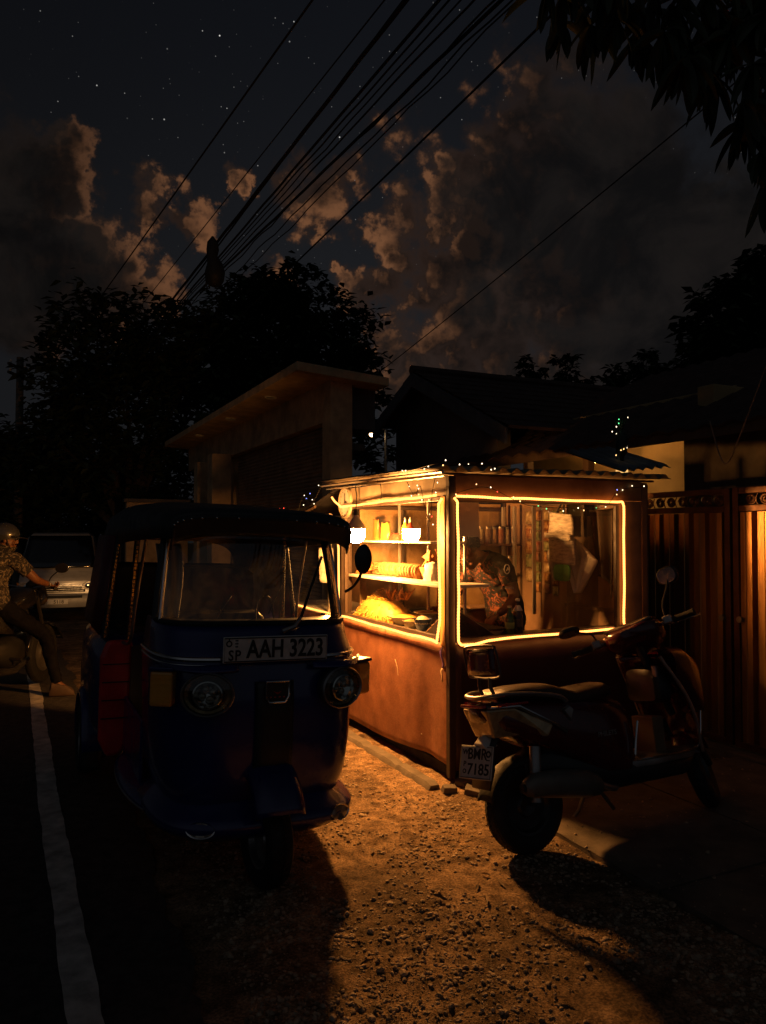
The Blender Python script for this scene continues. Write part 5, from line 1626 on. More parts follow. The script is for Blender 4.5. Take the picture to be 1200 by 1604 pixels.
E = [('pel', 'bel'), ('bel', 'che'), ('che', 'uch'), ('uch', 'nek'), ('nek', 'hd'), ('uch', 'lsh'), ('lsh', 'lel'), ('lel', 'lfo'), ('lfo', 'lwr'), ('uch', 'rsh'), ('rsh', 'rel'), ('rel', 'rwr'),
     ('pel', 'lhp'), ('lhp', 'lkn'), ('lkn', 'lan'), ('lan', 'lto'), ('pel', 'rhp'), ('rhp', 'rkn'), ('rkn', 'ran'), ('ran', 'rto')]
hb, HM = head_mesh(q(.605, .735, 1.405), (-.80, -.28, -.62), (-.52, -.12, .85), 1.02)
pieces = [skin(J, E, 'pel'), hb.mesh('h')]
pieces += hand_pieces(J['lwr'][0], (-.85, -.1, -.5), (-.2, .9, .1), .55)
pieces += hand_pieces(J['rwr'][0], (-.8, -.4, -.4), (-.2, -.9, .1), .6)
BODY = fuse(pieces, .0055, 'body', M['skin'], ck)
JC, EC = J, E
face_parts(HM, ck, 1.02)
hr = MB().ball((0, -.022, .042), (.082, .098, .088), 20, 12, HM)
hr.v = [v_ for v_ in hr.v]
b = MB()
rh = random.Random(2)
inv = HM.inverted()
for i in range(900):
    a, e_ = rh.random() * 6.28, math.asin(rh.uniform(-.15, 1))
    p = Vector((.081 * math.cos(a) * math.cos(e_), -.018 + .1 * math.sin(a) * math.cos(e_), .04 + .088 * math.sin(e_)))
    if p.y > .045 and p.z < .075: continue
    d = (p - Vector((0, -.01, .03))).normalized()
    t_ = d.cross(Vector((rh.uniform(-1, 1), rh.uniform(-1, 1), rh.uniform(-1, 1)))).normalized() * .011
    b.add([p - t_ * .35, p + t_ * .35, p + d * .013 + t_], [(0, 1, 2)], HM)
cap = MB().ball((0, -.024, .044), (.079, .096, .084), 20, 12)
cap.v = [(x, y if not (y > .05 and z < .07) else y - .04, max(z, -.02 if y < 0 else .03)) for x, y, z in cap.v]
b.add(cap.v, cap.f, HM)
b.build('hair', M['hair'], ck, fix=False)
# t-shirt with sleeves, apron-like print, trousers
tee, tnt, tb_, trp = graphic('black_printed_tee', (.010, .009, .009), [(.16, .035, .012), (.24, .08, .03), (.12, .02, .01)], 22, .53, 1.2)
# print only on the chest side (front, -x in the cook's frame)
tc = nd(tnt, 'ShaderNodeTexCoord')
sx_ = nd(tnt, 'ShaderNodeSeparateXYZ')
tnt.links.new(tc.outputs['Object'], sx_.inputs[0])
cx_ = ma(tnt, 'ADD', ma(tnt, 'MULTIPLY', sx_.outputs['X'], -1.0), ma(tnt, 'MULTIPLY', ma(tnt, 'SUBTRACT', sx_.outputs['Z'], 1.2), -.55))
fm_ = smooth(tnt, cx_, .145, .185)
mxn = mixc(tnt, fm_, (.012, .011, .011), trp.outputs['Color'])
tnt.links.new(mxn, tb_.inputs['Base Color'])
TOP = {('pel', 'bel'): (-9, 9), ('bel', 'che'): (-9, 9), ('che', 'uch'): (-9, 9), ('uch', 'nek'): (-9, .75), ('uch', 'lsh'): (-9, 9), ('uch', 'rsh'): (-9, 9), ('lsh', 'lel'): (-9, .62), ('rsh', 'rel'): (-9, .62), ('pel', 'lhp'): (-9, 9), ('pel', 'rhp'): (-9, 9)}
LEG = {('pel', 'lhp'): (-9, 9), ('pel', 'rhp'): (-9, 9), ('lhp', 'lkn'): (-9, 9), ('rhp', 'rkn'): (-9, 9), ('lkn', 'lan'): (-9, 1.0), ('rkn', 'ran'): (-9, 1.0)}
cover(BODY, J, dict(TOP, all=E), 'shirt', tee, ck, .016)['label'] = 'black t-shirt with an orange and red print on the chest'
lg = MB()
c0 = q(.812, .562, 1.285)
ringp = [c0 + Vector((-.006 - .024 * math.cos(a), -.016 + .0 * math.sin(a) - .0 * math.cos(a), .034 * math.sin(a))) for a in [i * 2 * PI / 20 for i in range(20)]]
lg.tube(ringp, .004, 5, closed=True)
lg.tube([c0 + Vector((-.012, -.02, -.012)), c0 + Vector((.0, -.02, .012)), c0 + Vector((.006, -.02, -.008))], .004, 5)
lg.build('shirt_emblem', M['plate_white'], ck)
b = MB()
for i in range(6):
    a = -.2 + i * .26
    b.tube([q(.862, .575, 1.155) + Vector((-.07 * math.cos(a), -.068 * math.sin(a + .6), .0)), q(.862, .575, 1.142) + Vector((-.07 * math.cos(a + .1), -.068 * math.sin(a + .7), .0))], .005, 5)
b.build('sleeve_print', M['plate_white'], ck)
cover(BODY, J, dict(LEG, all=E), 'trousers', M['denim'], ck, .010)

# ---- rider on a motorcycle at the left edge (local: x right, y forward)
RH = R(-8)
rl = Vector((-3.685, 7.36, 0))
w_ = rl - Vector((.42, 4.8, 0))
gz0 = slope(-w_.x * SA + w_.y * CA)
rl.z = gz0
MC = thing('motorcycle', 'dark motorcycle with a round mirror standing at the left edge of the road', 'motorcycle', rl, (0, 0, RH))
def msec(y, zc, w, h, e=.7): return [(p[0], y, p[1]) for p in sup(w, h, 18, e, (0, zc))]
wheel(0, -.55, .30, .09, MC, 'rear_wheel', rim=M['steel'])
FWm = wheel(0, .72, .30, .085, MC, 'front_wheel', R(6), rim=M['steel'])
MB().loft([msec(-.75, .80, .03, .02), msec(-.68, .79, .09, .05), msec(-.4, .755, .12, .075), msec(-.1, .70, .12, .07)]).build('tail_fairing', mat('black_gloss', (.012, .012, .014), .2, var=.2, coat=.8), MC)
MB().loft([msec(-.62, .835, .08, .015), msec(-.5, .84, .12, .035), msec(-.1, .80, .125, .04), msec(.12, .80, .10, .035), msec(.18, .80, .06, .02)]).build('seat', M['vinyl'], MC)
MB().loft([msec(.08, .82, .07, .05), msec(.18, .87, .14, .10), msec(.34, .90, .15, .115), msec(.48, .91, .11, .10), msec(.54, .92, .04, .05)]).build('fuel_tank', D.materials['black_gloss'], MC)
MB().loft([msec(-.15, .42, .08, .10), msec(0, .40, .16, .16), msec(.2, .42, .16, .17), msec(.34, .46, .09, .13)]).build('engine', M['plastic'], MC)
MB().tube([(.15, .25, .32), (.17, .0, .24), (.18, -.35, .28), (.185, -.72, .38)], [.025, .03, .045, .05], 10).build('muffler', D.materials['dark_steel'], MC)
b = MB()
for s_ in (-1, 1):
    b.tube([(s_ * .075, .72, .30), (s_ * .075, .47, 1.0)], .022, 8)
b.build('fork', M['plastic'], MC)
MB().loft([msec(.56, .80, .05, .03), msec(.62, .90, .12, .10), msec(.60, 1.0, .11, .06), msec(.56, 1.05, .05, .02)]).build('headlight_cowl', D.materials['black_gloss'], MC)
MB().lathe([(.075, .0), (.085, .0), (.088, .05), (.078, .055)], 20, axis='y', c=(0, .64, .88)).build('headlight_rim', M['chrome'], MC)
MB().lathe([(0, .05), (.07, .045), (.076, .0), (0, 0)], 20, axis='y', c=(0, .64, .88)).build('headlight', emit('headlight_glow', (1, .62, .28), 12), MC)
hl = D.lights.new('headlight_beam', 'SPOT')
hl.energy = 650
hl.color = (1, .50, .17)
hl.spot_size = R(9.5)
hl.spot_blend = .8
hl.shadow_soft_size = .04
hlo = D.objects.new('headlight_beam', hl)
COL.objects.link(hlo)
hlo.location = rl + Matrix.Rotation(RH, 3, 'Z') @ Vector((0, .76, .88))
hlo.rotation_euler = (Vector((-6.75, 16.9, .32)) - hlo.location).to_track_quat('-Z', 'Y').to_euler()
MB().tube(smoothpath([(-.37, .36, 1.0), (-.22, .46, 1.02), (0, .48, .99), (.22, .46, 1.02), (.37, .36, 1.0)], 5), .012, 8).build('handlebar', M['steel'], MC)
for s_ in (-1, 1):
    MB().cyl((s_ * .27, .43, 1.015), (s_ * .38, .352, 1.0), .019).build('grip', M['black'], MC)
    MB().tube([(s_ * .24, .47, 1.02), (s_ * .36, .42, .985)], .005, 6).build('brake_lever', M['chrome'], MC)
    mm = MB().tube(smoothpath([(s_ * .23, .46, 1.03), (s_ * .25, .47, 1.10), (s_ * .33, .47, 1.17)], 5), .006, 8).build('mirror', M['plastic'], MC)
    MB().loft([[(p[0] + s_ * .37, .47 + y, p[1] + 1.20) for p in sup(.075 * k, .05 * k, 20, .9)] for (y, k) in ((-.012, .9), (0, 1), (.022, .6), (.028, .1))]).build('mirror_shell', M['plastic'], mm)
MB().sheet(lambda u, v_: (.06 * (2 * u - 1), .72 - .33 * math.cos(R(10) + R(150) * v_), .30 + (.33 - .02 * abs(2 * u - 1) ** 2) * math.sin(R(10) + R(150) * v_)), 6, 14).build('front_mudguard', D.materials['black_gloss'], MC, thick=.008)
MB().box((0, -.765, .79), (.14, .03, .05)).build('tail_lamp', M['redlens'], MC, smooth=False, bevel=.01)
for s_ in (-1, 1):
    MB().ball((s_ * .17, -.62, .74), (.035, .025, .022), 12, 8).build('indicator', M['amber'], MC)
    MB().tube([(s_ * .10, -.02, .36), (s_ * .26, -.02, .35)], .014, 8).build('foot_peg', M['black'], MC)
    MB().loft([[(s_ * .115, -.60, .79), (s_ * .115, -.55, .70)], [(s_ * .135, -.2, .78), (s_ * .14, -.2, .62)], [(s_ * .13, .02, .72), (s_ * .14, .04, .58)]], closed=False).build('side_panel', mat('silver_panel', (.10, .095, .09), .3, .6, var=.3) if 'silver_panel' not in D.materials else D.materials['silver_panel'], MC, thick=.01)

RD = thing('person', 'helmeted rider in a leaf patterned shirt sitting on the motorcycle, one foot down', 'person', rl, (0, 0, RH))
V = Vector
J = {'pel': (V((0, -.14, .93)), (.15, .12)), 'bel': (V((.01, -.12, 1.06)), (.135, .105)), 'che': (V((.02, -.07, 1.21)), (.155, .115)), 'uch': (V((.025, -.03, 1.335)), (.13, .08)), 'nek': (V((.03, -.005, 1.40)), .056), 'hd': (V((.035, .01, 1.45)), .055),
     'rsh': (V((.19, -.03, 1.30)), .06), 'rel': (V((.31, .12, 1.10)), .043), 'rwr': (V((.305, .335, 1.045)), .028),
     'lsh': (V((-.14, -.03, 1.30)), .06), 'lel': (V((-.27, .10, 1.10)), .043), 'lwr': (V((-.31, .335, 1.045)), .028),
     'rhp': (V((.11, -.12, .86)), .09), 'rkn': (V((.38, .18, .56)), .06), 'ran': (V((.60, .03, .115)), .04), 'rto': (V((.70, .08, .05)), .03),
     'lhp': (V((-.11, -.12, .86)), .09), 'lkn': (V((-.21, .28, .68)), .06), 'lan': (V((-.19, .02, .42)), .04), 'lto': (V((-.20, .14, .385)), .034)}
hb, HM = head_mesh(V((.045, .03, 1.505)), (.80, .58, -.06), (.02, .05, 1), 1.0)
pieces = [skin(J, E[:6] + [e for e in [('lsh', 'lel'), ('lel', 'lwr'), ('uch', 'rsh'), ('rsh', 'rel'), ('rel', 'rwr')]] + E[12:], 'pel'), hb.mesh('h')]
pieces += hand_pieces(J['rwr'][0], (.25, .8, -.35), (-.9, .2, .1), .8)
pieces += hand_pieces(J['lwr'][0], (-.25, .8, -.35), (.9, .2, .1), .8)
BODY = fuse(pieces, .0065, 'body', M['skin'], RD)
face_parts(HM, RD)
MB().tube([HM @ V((-.028, .094, -.057)), HM @ V((0, .108, -.055)), HM @ V((.028, .094, -.057))], [.005, .006, .005], 6).build('moustache', M['hair'], RD)
hm = MB().ball((0, -.012, .032), (.118, .138, .118), 26, 16)
hm.v = [(x, y, max(z, -.015 - .05 * max(0, -y) / .14)) for x, y, z in hm.v]
h_ = MB().add(hm.v, hm.f, HM).build('helmet', mat('grey_helmet', (.045, .045, .045), .3, var=.15, coat=.6), RD)
def visor(u, v_):
    a = R(25) + R(130) * u
    r_ = .128 + .075 * v_ * math.sin(PI * u) ** .6
    return tuple(HM @ V((r_ * math.cos(a) * .92, -.012 + r_ * math.sin(a) * 1.05, .018 - .012 * v_)))
MB().sheet(visor, 18, 4).build('peak', M['plastic'], h_, thick=.006)
MB().tube([HM @ V((.088, .0, .0)), HM @ V((.072, .04, -.09)), HM @ V((0, .07, -.118)), HM @ V((-.072, .04, -.09)), HM @ V((-.088, 0, 0))], .006, 6).build('chin_strap', M['black'], h_)
leafy, _, _, _ = graphic('leaf_print_shirt', (.02, .017, .014), [(.26, .20, .12), (.04, .03, .025), (.32, .26, .18)], 17, .535, 2.2)
ER = E[:6] + [('lsh', 'lel'), ('lel', 'lwr'), ('uch', 'rsh'), ('rsh', 'rel'), ('rel', 'rwr')] + E[12:]
cover(BODY, J, dict(TOP, all=ER), 'shirt', leafy, RD, .020, .009)['label'] = 'short sleeved dark shirt with a cream leaf print'
cover(BODY, J, dict(LEG, all=ER), 'trousers', M['denim'], RD, .012, .01)
def shoe(an, to):
    d = (to - an); d.z = 0; d.normalize()
    s_ = V((d.y, -d.x, 0))
    z0 = to.z - .045
    b = MB()
    rings = []
    for f, w, h in ((-.07, .030, .09), (-.05, .046, .135), (.01, .049, .13), (.07, .050, .105), (.125, .044, .075), (.15, .026, .04)):
        c = V((an.x, an.y, z0)) + d * f
        rings.append([c + s_ * p[0] + V((0, 0, h / 2 + p[1])) for p in sup(w, h / 2, 14, .6)])
    return b.loft(rings)
M['sandal'] = mat('tan_shoe', (.085, .052, .032), .7, var=.3)
for a_, t_ in (('ran', 'rto'), ('lan', 'lto')): shoe(J[a_][0], J[t_][0]).build('shoe', M['sandal'], RD)
MB().tube([J['rwr'][0] + V((.03 * math.cos(a), -.012 + .0 * a, .03 * math.sin(a))) for a in [i * 2 * PI / 16 for i in range(16)]], .007, 6, closed=True).build('watch', M['steel'], RD)
# ================================================================== van
VL = at_depth(91, 940, 17.0)
w_ = Vector((VL.x - .42, VL.y - 4.8, 0))
vs_ = -w_.x * SA + w_.y * CA
VL.z = slope(vs_)
VN = thing('van', 'white passenger van with unlit headlights stopped on the road shoulder facing the viewer', 'van', VL, (0, 0, R(20)))
M['van_white'] = mat('van_paint', (.46, .43, .38), .22, var=.12, coat=.8)
# sections along y (front at -y): half width low, half width top, z low, z top
def vring(y, wl, wt, z0, z1, n=9):
    pts = []
    r_ = .10
    L_ = [(-wl, z0), (-wl - .01, z0 + .35), (-wl, z0 + .62 * (z1 - z0)), (-wt, z1 - .08), (-wt + .10, z1), (wt - .10, z1), (wt, z1 - .08), (wl, z0 + .62 * (z1 - z0)), (wl + .01, z0 + .35), (wl, z0)]
    return [(x, y, z) for x, z in L_]
body = [vring(-.02, .80, .78, .38, .90), vring(.03, .83, .80, .34, .97), vring(.30, .845, .80, .30, 1.10), vring(.36, .845, .79, .30, 1.16), vring(.98, .845, .70, .30, 1.93), vring(1.15, .845, .69, .30, 1.97), vring(4.3, .845, .69, .30, 1.98), vring(4.55, .83, .67, .36, 1.90)]
MB().loft(body).build('body', M['van_white'], VN, bevel=.015)
ws = [(-.70, .40, 1.165), (.70, .40, 1.165), (.60, .955, 1.86), (-.60, .955, 1.86)]
def wsf(u, v_):
    w_ = .785 - .125 * v_
    return (-w_ + 2 * w_ * u, .365 + .60 * v_ - .045 * math.sin(PI * u) - .014, 1.18 + .72 * v_)
MB().sheet(wsf, 12, 6).build('windshield', mat('dark_windshield', (.008, .009, .01), .06, var=.1, coat=1), VN, thick=.01)
b = MB()
b.tube([(-.35, .30, 1.18), (.1, .36, 1.235)], .01, 6); b.tube([(.25, .30, 1.18), (.66, .37, 1.235)], .01, 6)
b.build('wiper', M['black'], VN)
MB().box((0, -.035, .80), (1.0, .03, .05)).build('grille_bar', M['chrome'], VN, smooth=False, bevel=.01)
g_ = MB().box((0, -.03, .72), (1.12, .03, .14)).build('grille', M['black'], VN, smooth=False, bevel=.02)
b = MB()
for i in range(3): b.box((0, -.05, .675 + i * .045), (1.06, .012, .012))
b.build('slats', M['chrome'], g_, smooth=False)
for s_ in (-1, 1):
    h = MB().prism([(s_ * .46, .80), (s_ * .50, .70), (s_ * .74, .70), (s_ * .80, .80), (s_ * .78, .90), (s_ * .62, .90)], -.05, .06, axis='y').build('headlight', mat('van_headlight', (.62, .58, .5), .15, .2, var=.3, scale=30, coat=1) if s_ < 0 else D.materials['van_headlight'], VN, smooth=False, bevel=.015)
    MB().ball((s_ * .62, -.045, .79), (.075, .02, .06), 14, 9).build('reflector', M['chrome'], h)
    MB().prism([(s_ * .76, .72), (s_ * .83, .74), (s_ * .83, .88), (s_ * .80, .88)], -.03, .12, axis='y').build('indicator', M['amber'], VN, smooth=False)
    mm = MB().tube([(s_ * .80, .42, 1.28), (s_ * .95, .36, 1.34)], .012, 6).build('mirror', M['plastic'], VN)
    MB().box((s_ * .95, .35, 1.40), (.12, .05, .19)).build('mirror_shell', M['plastic'], mm, smooth=False, bevel=.02)
    MB().loft([[(s_ * .855, 1.15, 1.18), (s_ * .73, 1.15, 1.80)], [(s_ * .855, 4.2, 1.18), (s_ * .73, 4.2, 1.80)]], closed=False).build('side_window', D.materials['dark_windshield'], VN, thick=.012)
    for y in (.72, 3.55): wheel(s_ * .74, y, .31, .19, VN, 'wheel')
    MB().ball((s_ * .62, -.075, .42), (.06, .03, .045), 12, 8).build('fog_lamp', M['clear'], VN)
bu = MB().loft([[(p[0], y, p[1]) for p in sup(w, h, 20, .35, (0, .46))] for (y, w, h) in ((.20, .86, .15), (-.02, .86, .16), (-.09, .80, .14), (-.11, .70, .10))]).build('bumper', mat('grey_bumper', (.30, .29, .27), .4, var=.15), VN)
MB().box((0, -.115, .555), (1.0, .02, .06)).build('air_intake', M['black'], bu, smooth=False)
vp = MB().box((0, -.13, .45), (.42, .012, .105)).build('number_plate', M['plate_white'], VN, smooth=False, bevel=.004)
lettering('5118', .105, .002, M['ink'], vp, (.02, -.139, .447), RX, .002)

# ================================================================== shuttered building with slab canopy
SH = thing('shop_building', 'plain rendered building with a rolling shutter and a slanting concrete canopy', 'building', S(0, 0, 0), (0, 0, ALPHA))
def sbox(name, a, c, m, parent=SH, bevel=.01): return MB().span(a, c).build(name, m, parent, smooth=False, bevel=bevel)
sbox('pillar', (1.30, 5.30, -.3), (1.62, 5.61, 3.64), M['plaster'])
sbox('pillar', (.93, 10.5, -.6), (1.30, 10.9, 3.08), M['plaster'])
sbox('pillar', (1.05, 12.4, -.7), (1.36, 12.75, 3.08), M['plaster'])
sbox('lintel', (1.30, 5.612, 3.05), (1.62, 14.6, 3.66), M['plaster'])
sbox('wall', (1.62, 5.33, -.4), (2.9, 5.5, 1.9), M['plaster'])
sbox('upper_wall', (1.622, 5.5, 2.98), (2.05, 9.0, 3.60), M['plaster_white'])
sbox('wall', (1.45, 10.902, -.7), (1.62, 14.6, 3.05), M['plaster'])
def can(u, v_, z): return (.75 + 1.30 * u, 5.08 + 9.6 * v_, z - .10 * u)
b = MB()
b.loft([[(.75, y, 3.625), (.75, y, 3.745), (2.06, y, 3.645), (2.06, y, 3.525)] for y in (5.08, 7.5, 10, 12, 14.7)])
b.build('canopy', M['plaster'], SH, smooth=False, bevel=.012)['label'] = 'slanting concrete canopy slab'
for y in (7.0, 9.4, 12.0):
    o = MB().lathe([(0, -.004), (.06, -.006), (.085, -.018), (.095, -.004), (.095, .01), (0, .01)], 20).build('downlight', M['plate_white'], SH, loc=(1.0, y, 3.607), rot=(0, R(4.4), 0))
    MB().lathe([(0, -.008), (.055, -.0075)], 16).build('lamp_glass', M['steel'], o, fix=False)
b = MB()
n = 62
pts = []
for i in range(n + 1):
    z = -.6 + 3.66 * i / n
    pts.append((1.46, z)); pts.append((1.435, z + .022))
vs = [(x, 5.62, z) for x, z in pts] + [(x, 10.55, z) for x, z in pts]
m_ = len(pts)
b.add(vs, [(i, i + 1, m_ + i + 1, m_ + i) for i in range(m_ - 1)])
b.build('rolling_shutter', mat('rolling_shutter', (.28, .19, .11), .6, .2, var=.35, scale=3), SH, smooth=False)
sbox('roof_slab', (1.625, 5.62, 2.70), (1.95, 14.6, 2.80), M['concrete'])
# roadside wall beyond the building
RWL = thing('roadside_wall', 'low rendered boundary wall standing beyond the shuttered building', 'wall', S(.1, 13.6, slope(13.6)), (0, 0, ALPHA))
MB().span((-.35, 0, -.2), (1.0, .22, 2.62)).build('wall', M['plaster'], RWL, smooth=False, bevel=.01)
MB().span((-.40, -.04, 2.622), (1.05, .26, 2.70)).build('coping', M['concrete'], RWL, smooth=False, bevel=.01)
RW2 = tag(MB().span((-.1, 0, -.6), (.1, 26, 1.9)).build('roadside_wall', mat('dark_wall', (.05, .042, .032), .95, var=.4, scale=2, detail=8), smooth=False, loc=S(-.2, 14.5, slope(16)), rot=(0, 0, ALPHA)), 'long dark wall blocking out the low sky along the road behind the van', 'wall')  # put in with a dark colour to block the low sky glow

# ================================================================== house behind the gate
HS = thing('house', 'old house with a pale gable, tiled roofs and a lit verandah behind the stall', 'house', S(0, 0, 0), (0, 0, ALPHA))
def hb_(name, a, c, m, bevel=.01): return MB().span(a, c).build(name, m, HS, smooth=False, bevel=bevel)
# gable block: ridge along x (t), gable wall faces the street at t=3
AS, AZ, TG = 5.66, 3.80, 3.0
b = MB().prism([(3.9, 2.3), (3.9, AZ - .83), (AS, AZ), (6.75, AZ - .48), (6.75, 0), (4.6, 0)], TG, TG + .2, axis='x')
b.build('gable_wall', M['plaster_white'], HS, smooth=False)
b = MB()
k = .46
for (s0, s1) in ((AS, 3.3), (AS, 7.0)):
    n = int(abs(s1 - s0) / .24)
    for i in range(n):
        y0, y1 = s0 + (s1 - s0) * i / n, s0 + (s1 - s0) * (i + 1.12) / n
        z0, z1 = AZ + .10 - k * abs(y0 - AS), AZ + .10 - k * abs(y1 - AS) + .02
        b.add([(TG - .28, y0, z0), (TG + 7, y0, z0), (TG + 7, y1, z1), (TG - .28, y1, z1), (TG - .28, y1, z1 - .04), (TG + 7, y1, z1 - .04)], [(0, 1, 2, 3), (3, 2, 5, 4)])
b.tube([(TG - .3, AS, AZ + .12), (TG + 7, AS, AZ + .12)], .07, 8)
b.build('roof', M['tile'], HS, smooth=False)
for (s0, s1, z) in ((AS, 3.3, 0), (AS, 7.0, 0)):
    b = MB()
    b.prism([(s0, AZ + .08), (s1, AZ + .08 - k * abs(s1 - s0)), (s1, AZ - .12 - k * abs(s1 - s0)), (s0, AZ - .12)], TG - .30, TG - .265, axis='x')
    b.build('bargeboard', mat('blue_grey_board', (.09, .095, .105), .7, var=.3) if 'blue_grey_board' not in D.materials else D.materials['blue_grey_board'], HS, smooth=False)
# verandah roof along the street side
ET, EZ = 2.95, 2.52
def vroof(t): return EZ + .42 * (t - ET)
b = MB()
n = 15
for i in range(n):
    t0, t1 = ET - .18 + 3.6 * i / n, ET - .18 + 3.6 * (i + 1.12) / n
    cols = 60
    row = []
    for j in range(cols + 1):
        s = -3.2 + 7.9 * j / cols
        e = .018 * math.cos(j * PI)
        row.append(((t0, s, vroof(t0) + e - .0), (t1, s, vroof(t1) + e + .012)))
    vs = [p for r in row for p in r]
    b.add(vs, [(2 * j, 2 * j + 1, 2 * j + 3, 2 * j + 2) for j in range(cols)])
b.build('verandah_roof', M['tile'], HS, smooth=False, thick=.025)
b = MB().span((ET - .16, -3.2, EZ - .16), (ET - .12, 4.7, EZ - .07))
b.build('eave_board', M['wood'], HS, smooth=False)
for s in (4.05, 3.25, 2.2):
    hb_('verandah_post', (ET + .0, s - .045, 0), (ET + .09, s + .045, EZ - .03), M['wood'])
hb_('verandah_beam', (ET - .02, -3.1, EZ - .10), (ET + .11, 4.6, EZ - .02), M['wood'])
hb_('verandah_rail', (ET + .02, 2.25, 1.98), (ET + .07, 4.6, 2.06), M['wood'])
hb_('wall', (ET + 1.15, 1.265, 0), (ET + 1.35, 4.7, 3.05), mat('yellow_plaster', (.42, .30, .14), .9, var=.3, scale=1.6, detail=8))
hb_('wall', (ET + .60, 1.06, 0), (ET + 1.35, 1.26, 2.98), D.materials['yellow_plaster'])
hb_('wall', (ET + .15, -3.1, 0), (ET + .35, 1.02, 2.58), mat('shaded_plaster', (.06, .048, .036), .9, var=.3))  # shade on this wall is put into its plaster colour
# lit lamp under the verandah roof (behind the beam)
lp_ = S(ET + .32, 2.4, 2.36)
VLamp = thing('verandah_lamp', 'small lit lamp under the tiled verandah roof of the house', 'lamp', lp_)
MB().ball((0, 0, 0), (.035, .035, .04), 14, 9).build('bulb', emit('verandah_glow', (1, .50, .15), 230), VLamp)
MB().cyl((0, 0, .035), (0, 0, .13), .02).build('socket', M['plastic'], VLamp)
tag(MB().tube(smoothpath([at_depth(1112, 660, 5.6), at_depth(1128, 715, 5.4), at_depth(1140, 724, 5.35), at_depth(1160, 680, 5.2), at_depth(1205, 560, 5.0), at_depth(1300, 300, 4.8)], 6), .005, 5).build('drooping_wire', mat('grey_wire', (.22, .17, .12), .6)), 'loose grey wire drooping in a deep V in front of the dark house wall', 'wire')

# ================================================================== gate
TGT = 2.12
M['gate'] = mat('rusty_gate_sheet', (.52, .28, .10), .37, .85, var=.4, scale=5, stretch=(1, 1, .16), bump=.25, bscale=30, detail=9, col2=(.64, .38, .15))
M['gate_frame'] = mat('gate_frame_metal', (.12, .055, .03), .45, .5, var=.35, scale=8)
def gate(name_label, s0, s1):
    zb = .06
    o = thing('gate', name_label, 'gate', S(TGT, s0, 0), (0, 0, ALPHA), 'driveway gate leaves')
    Lg = s1 - s0
    b = MB()
    b.span((-.025, 0, zb), (.02, .05, 1.87)); b.span((-.025, Lg - .05, zb), (.02, Lg, 1.87))
    for z in (zb, 1.70, 1.825): b.span((-.024, .051, z), (.019, Lg - .051, z + .045))
    b.build('frame', M['gate_frame'], o, smooth=False, bevel=.004)
    # pressed sheet: wide ribs separated by narrow deep grooves
    xs = []
    y = .055
    while y < Lg - .06:
        xs += [(y, .026), (y + .018, .026), (y + .026, -.012), (y + .066, -.014), (y + .070, -.019), (y + .082, -.019), (y + .086, -.014), (y + .125, -.012), (y + .134, .026)]
        y += .147
    xs = [(min(a, Lg - .055), c) for a, c in xs]
    nz = 10
    vs = [(c + .004 * noise.noise(Vector((a * 3, z * 1.2, s0))), a, z) for z in [zb + .046 + (1.698 - zb - .047) * i / nz for i in range(nz + 1)] for a, c in xs]
    m_ = len(xs)
    MB().add(vs, [(i * m_ + j, i * m_ + j + 1, (i + 1) * m_ + j + 1, (i + 1) * m_ + j) for i in range(nz) for j in range(m_ - 1)]).build('panel', M['gate'], o, smooth=False)
    b = MB()
    c = .055
    while c + .075 < Lg - .03:
        yc = c + .055
        for sg in (-1, 1):
            pts = []
            for i in range(26):
                a = i / 25 * 3.6 * PI
                r_ = .006 + .036 * (1 - i / 25) ** .8
                pts.append((0, yc + sg * (r_ * math.cos(a)), 1.785 + sg * r_ * math.sin(a) * .9))
            b.tube(pts, .0045, 5)
        b.tube([(0, c, 1.746), (0, c + .02, 1.785), (0, c, 1.824)], .004, 5)
        c += .112
    b.build('scrollwork', M['gate_frame'], o)
    return o
gA = gate('gate leaf nearest the stall, with scrollwork along its top', -.325, .90)
gB = gate('gate leaf cut by the right edge of the photo', -1.60, -.345)
for o, y in ((gA, .06), (gB, 1.19)):
    MB().cyl((-.05, y, .95), (-.03, y, .95), .022).build('latch', M['steel'], o)
tag(MB().span((-.12, -1.9, -.1), (.14, 1.0, .045)).build('gate_sill', M['concrete'], smooth=False, bevel=.01, loc=S(TGT, 0, 0), rot=(0, 0, ALPHA)), kind='structure')
tag(MB().span((-.10, 0, -.2), (.12, 3.6, 1.7)).build('boundary_wall', M['plaster'], smooth=False, bevel=.01, loc=S(TGT + .06, .92, 0), rot=(0, 0, ALPHA)), 'rendered boundary wall behind the stall continuing from the gate', 'wall')

# ================================================================== street lamp, pole, cables
slp = at_depth(583, 680, 14)
LPt = thing('street_lamp', 'small distant lit lamp on a thin pole between the building and the gable', 'street lamp', (slp.x + .25, slp.y + .1, slope(9)))
hz = slp.z - slope(9)
MB().cyl((0, 0, 0), (0, 0, hz + .1), .035, .025).build('pole', M['steel'], LPt)
MB().tube([(0, 0, hz + .09), (-.12, -.05, hz + .13), (-.25, -.1, hz + .05)], .014, 6).build('arm', M['steel'], LPt)
MB().lathe([(.02, .05), (.05, .03), (.075, -.0), (.07, -.002), (.02, .03)], 14).build('shade', M['plastic'], LPt, loc=(-.25, -.1, hz + .01))
MB().ball((0, 0, 0), (.055, .055, .045), 12, 8).build('lamp', emit('lamp_glow', (1, .62, .28), 14), LPt, loc=(-.25, -.1, hz - .005))
up = at_depth(28, 840, 20)
UP = thing('utility_pole', 'dark concrete utility pole with two cross wires at the far left', 'utility pole', (up.x, up.y, -.6))
hz = at_depth(28, 560, 20).z + .6
MB().lathe([(.13, 0), (.085, hz), (0, hz)], 14).build('pole', M['concrete'], UP)
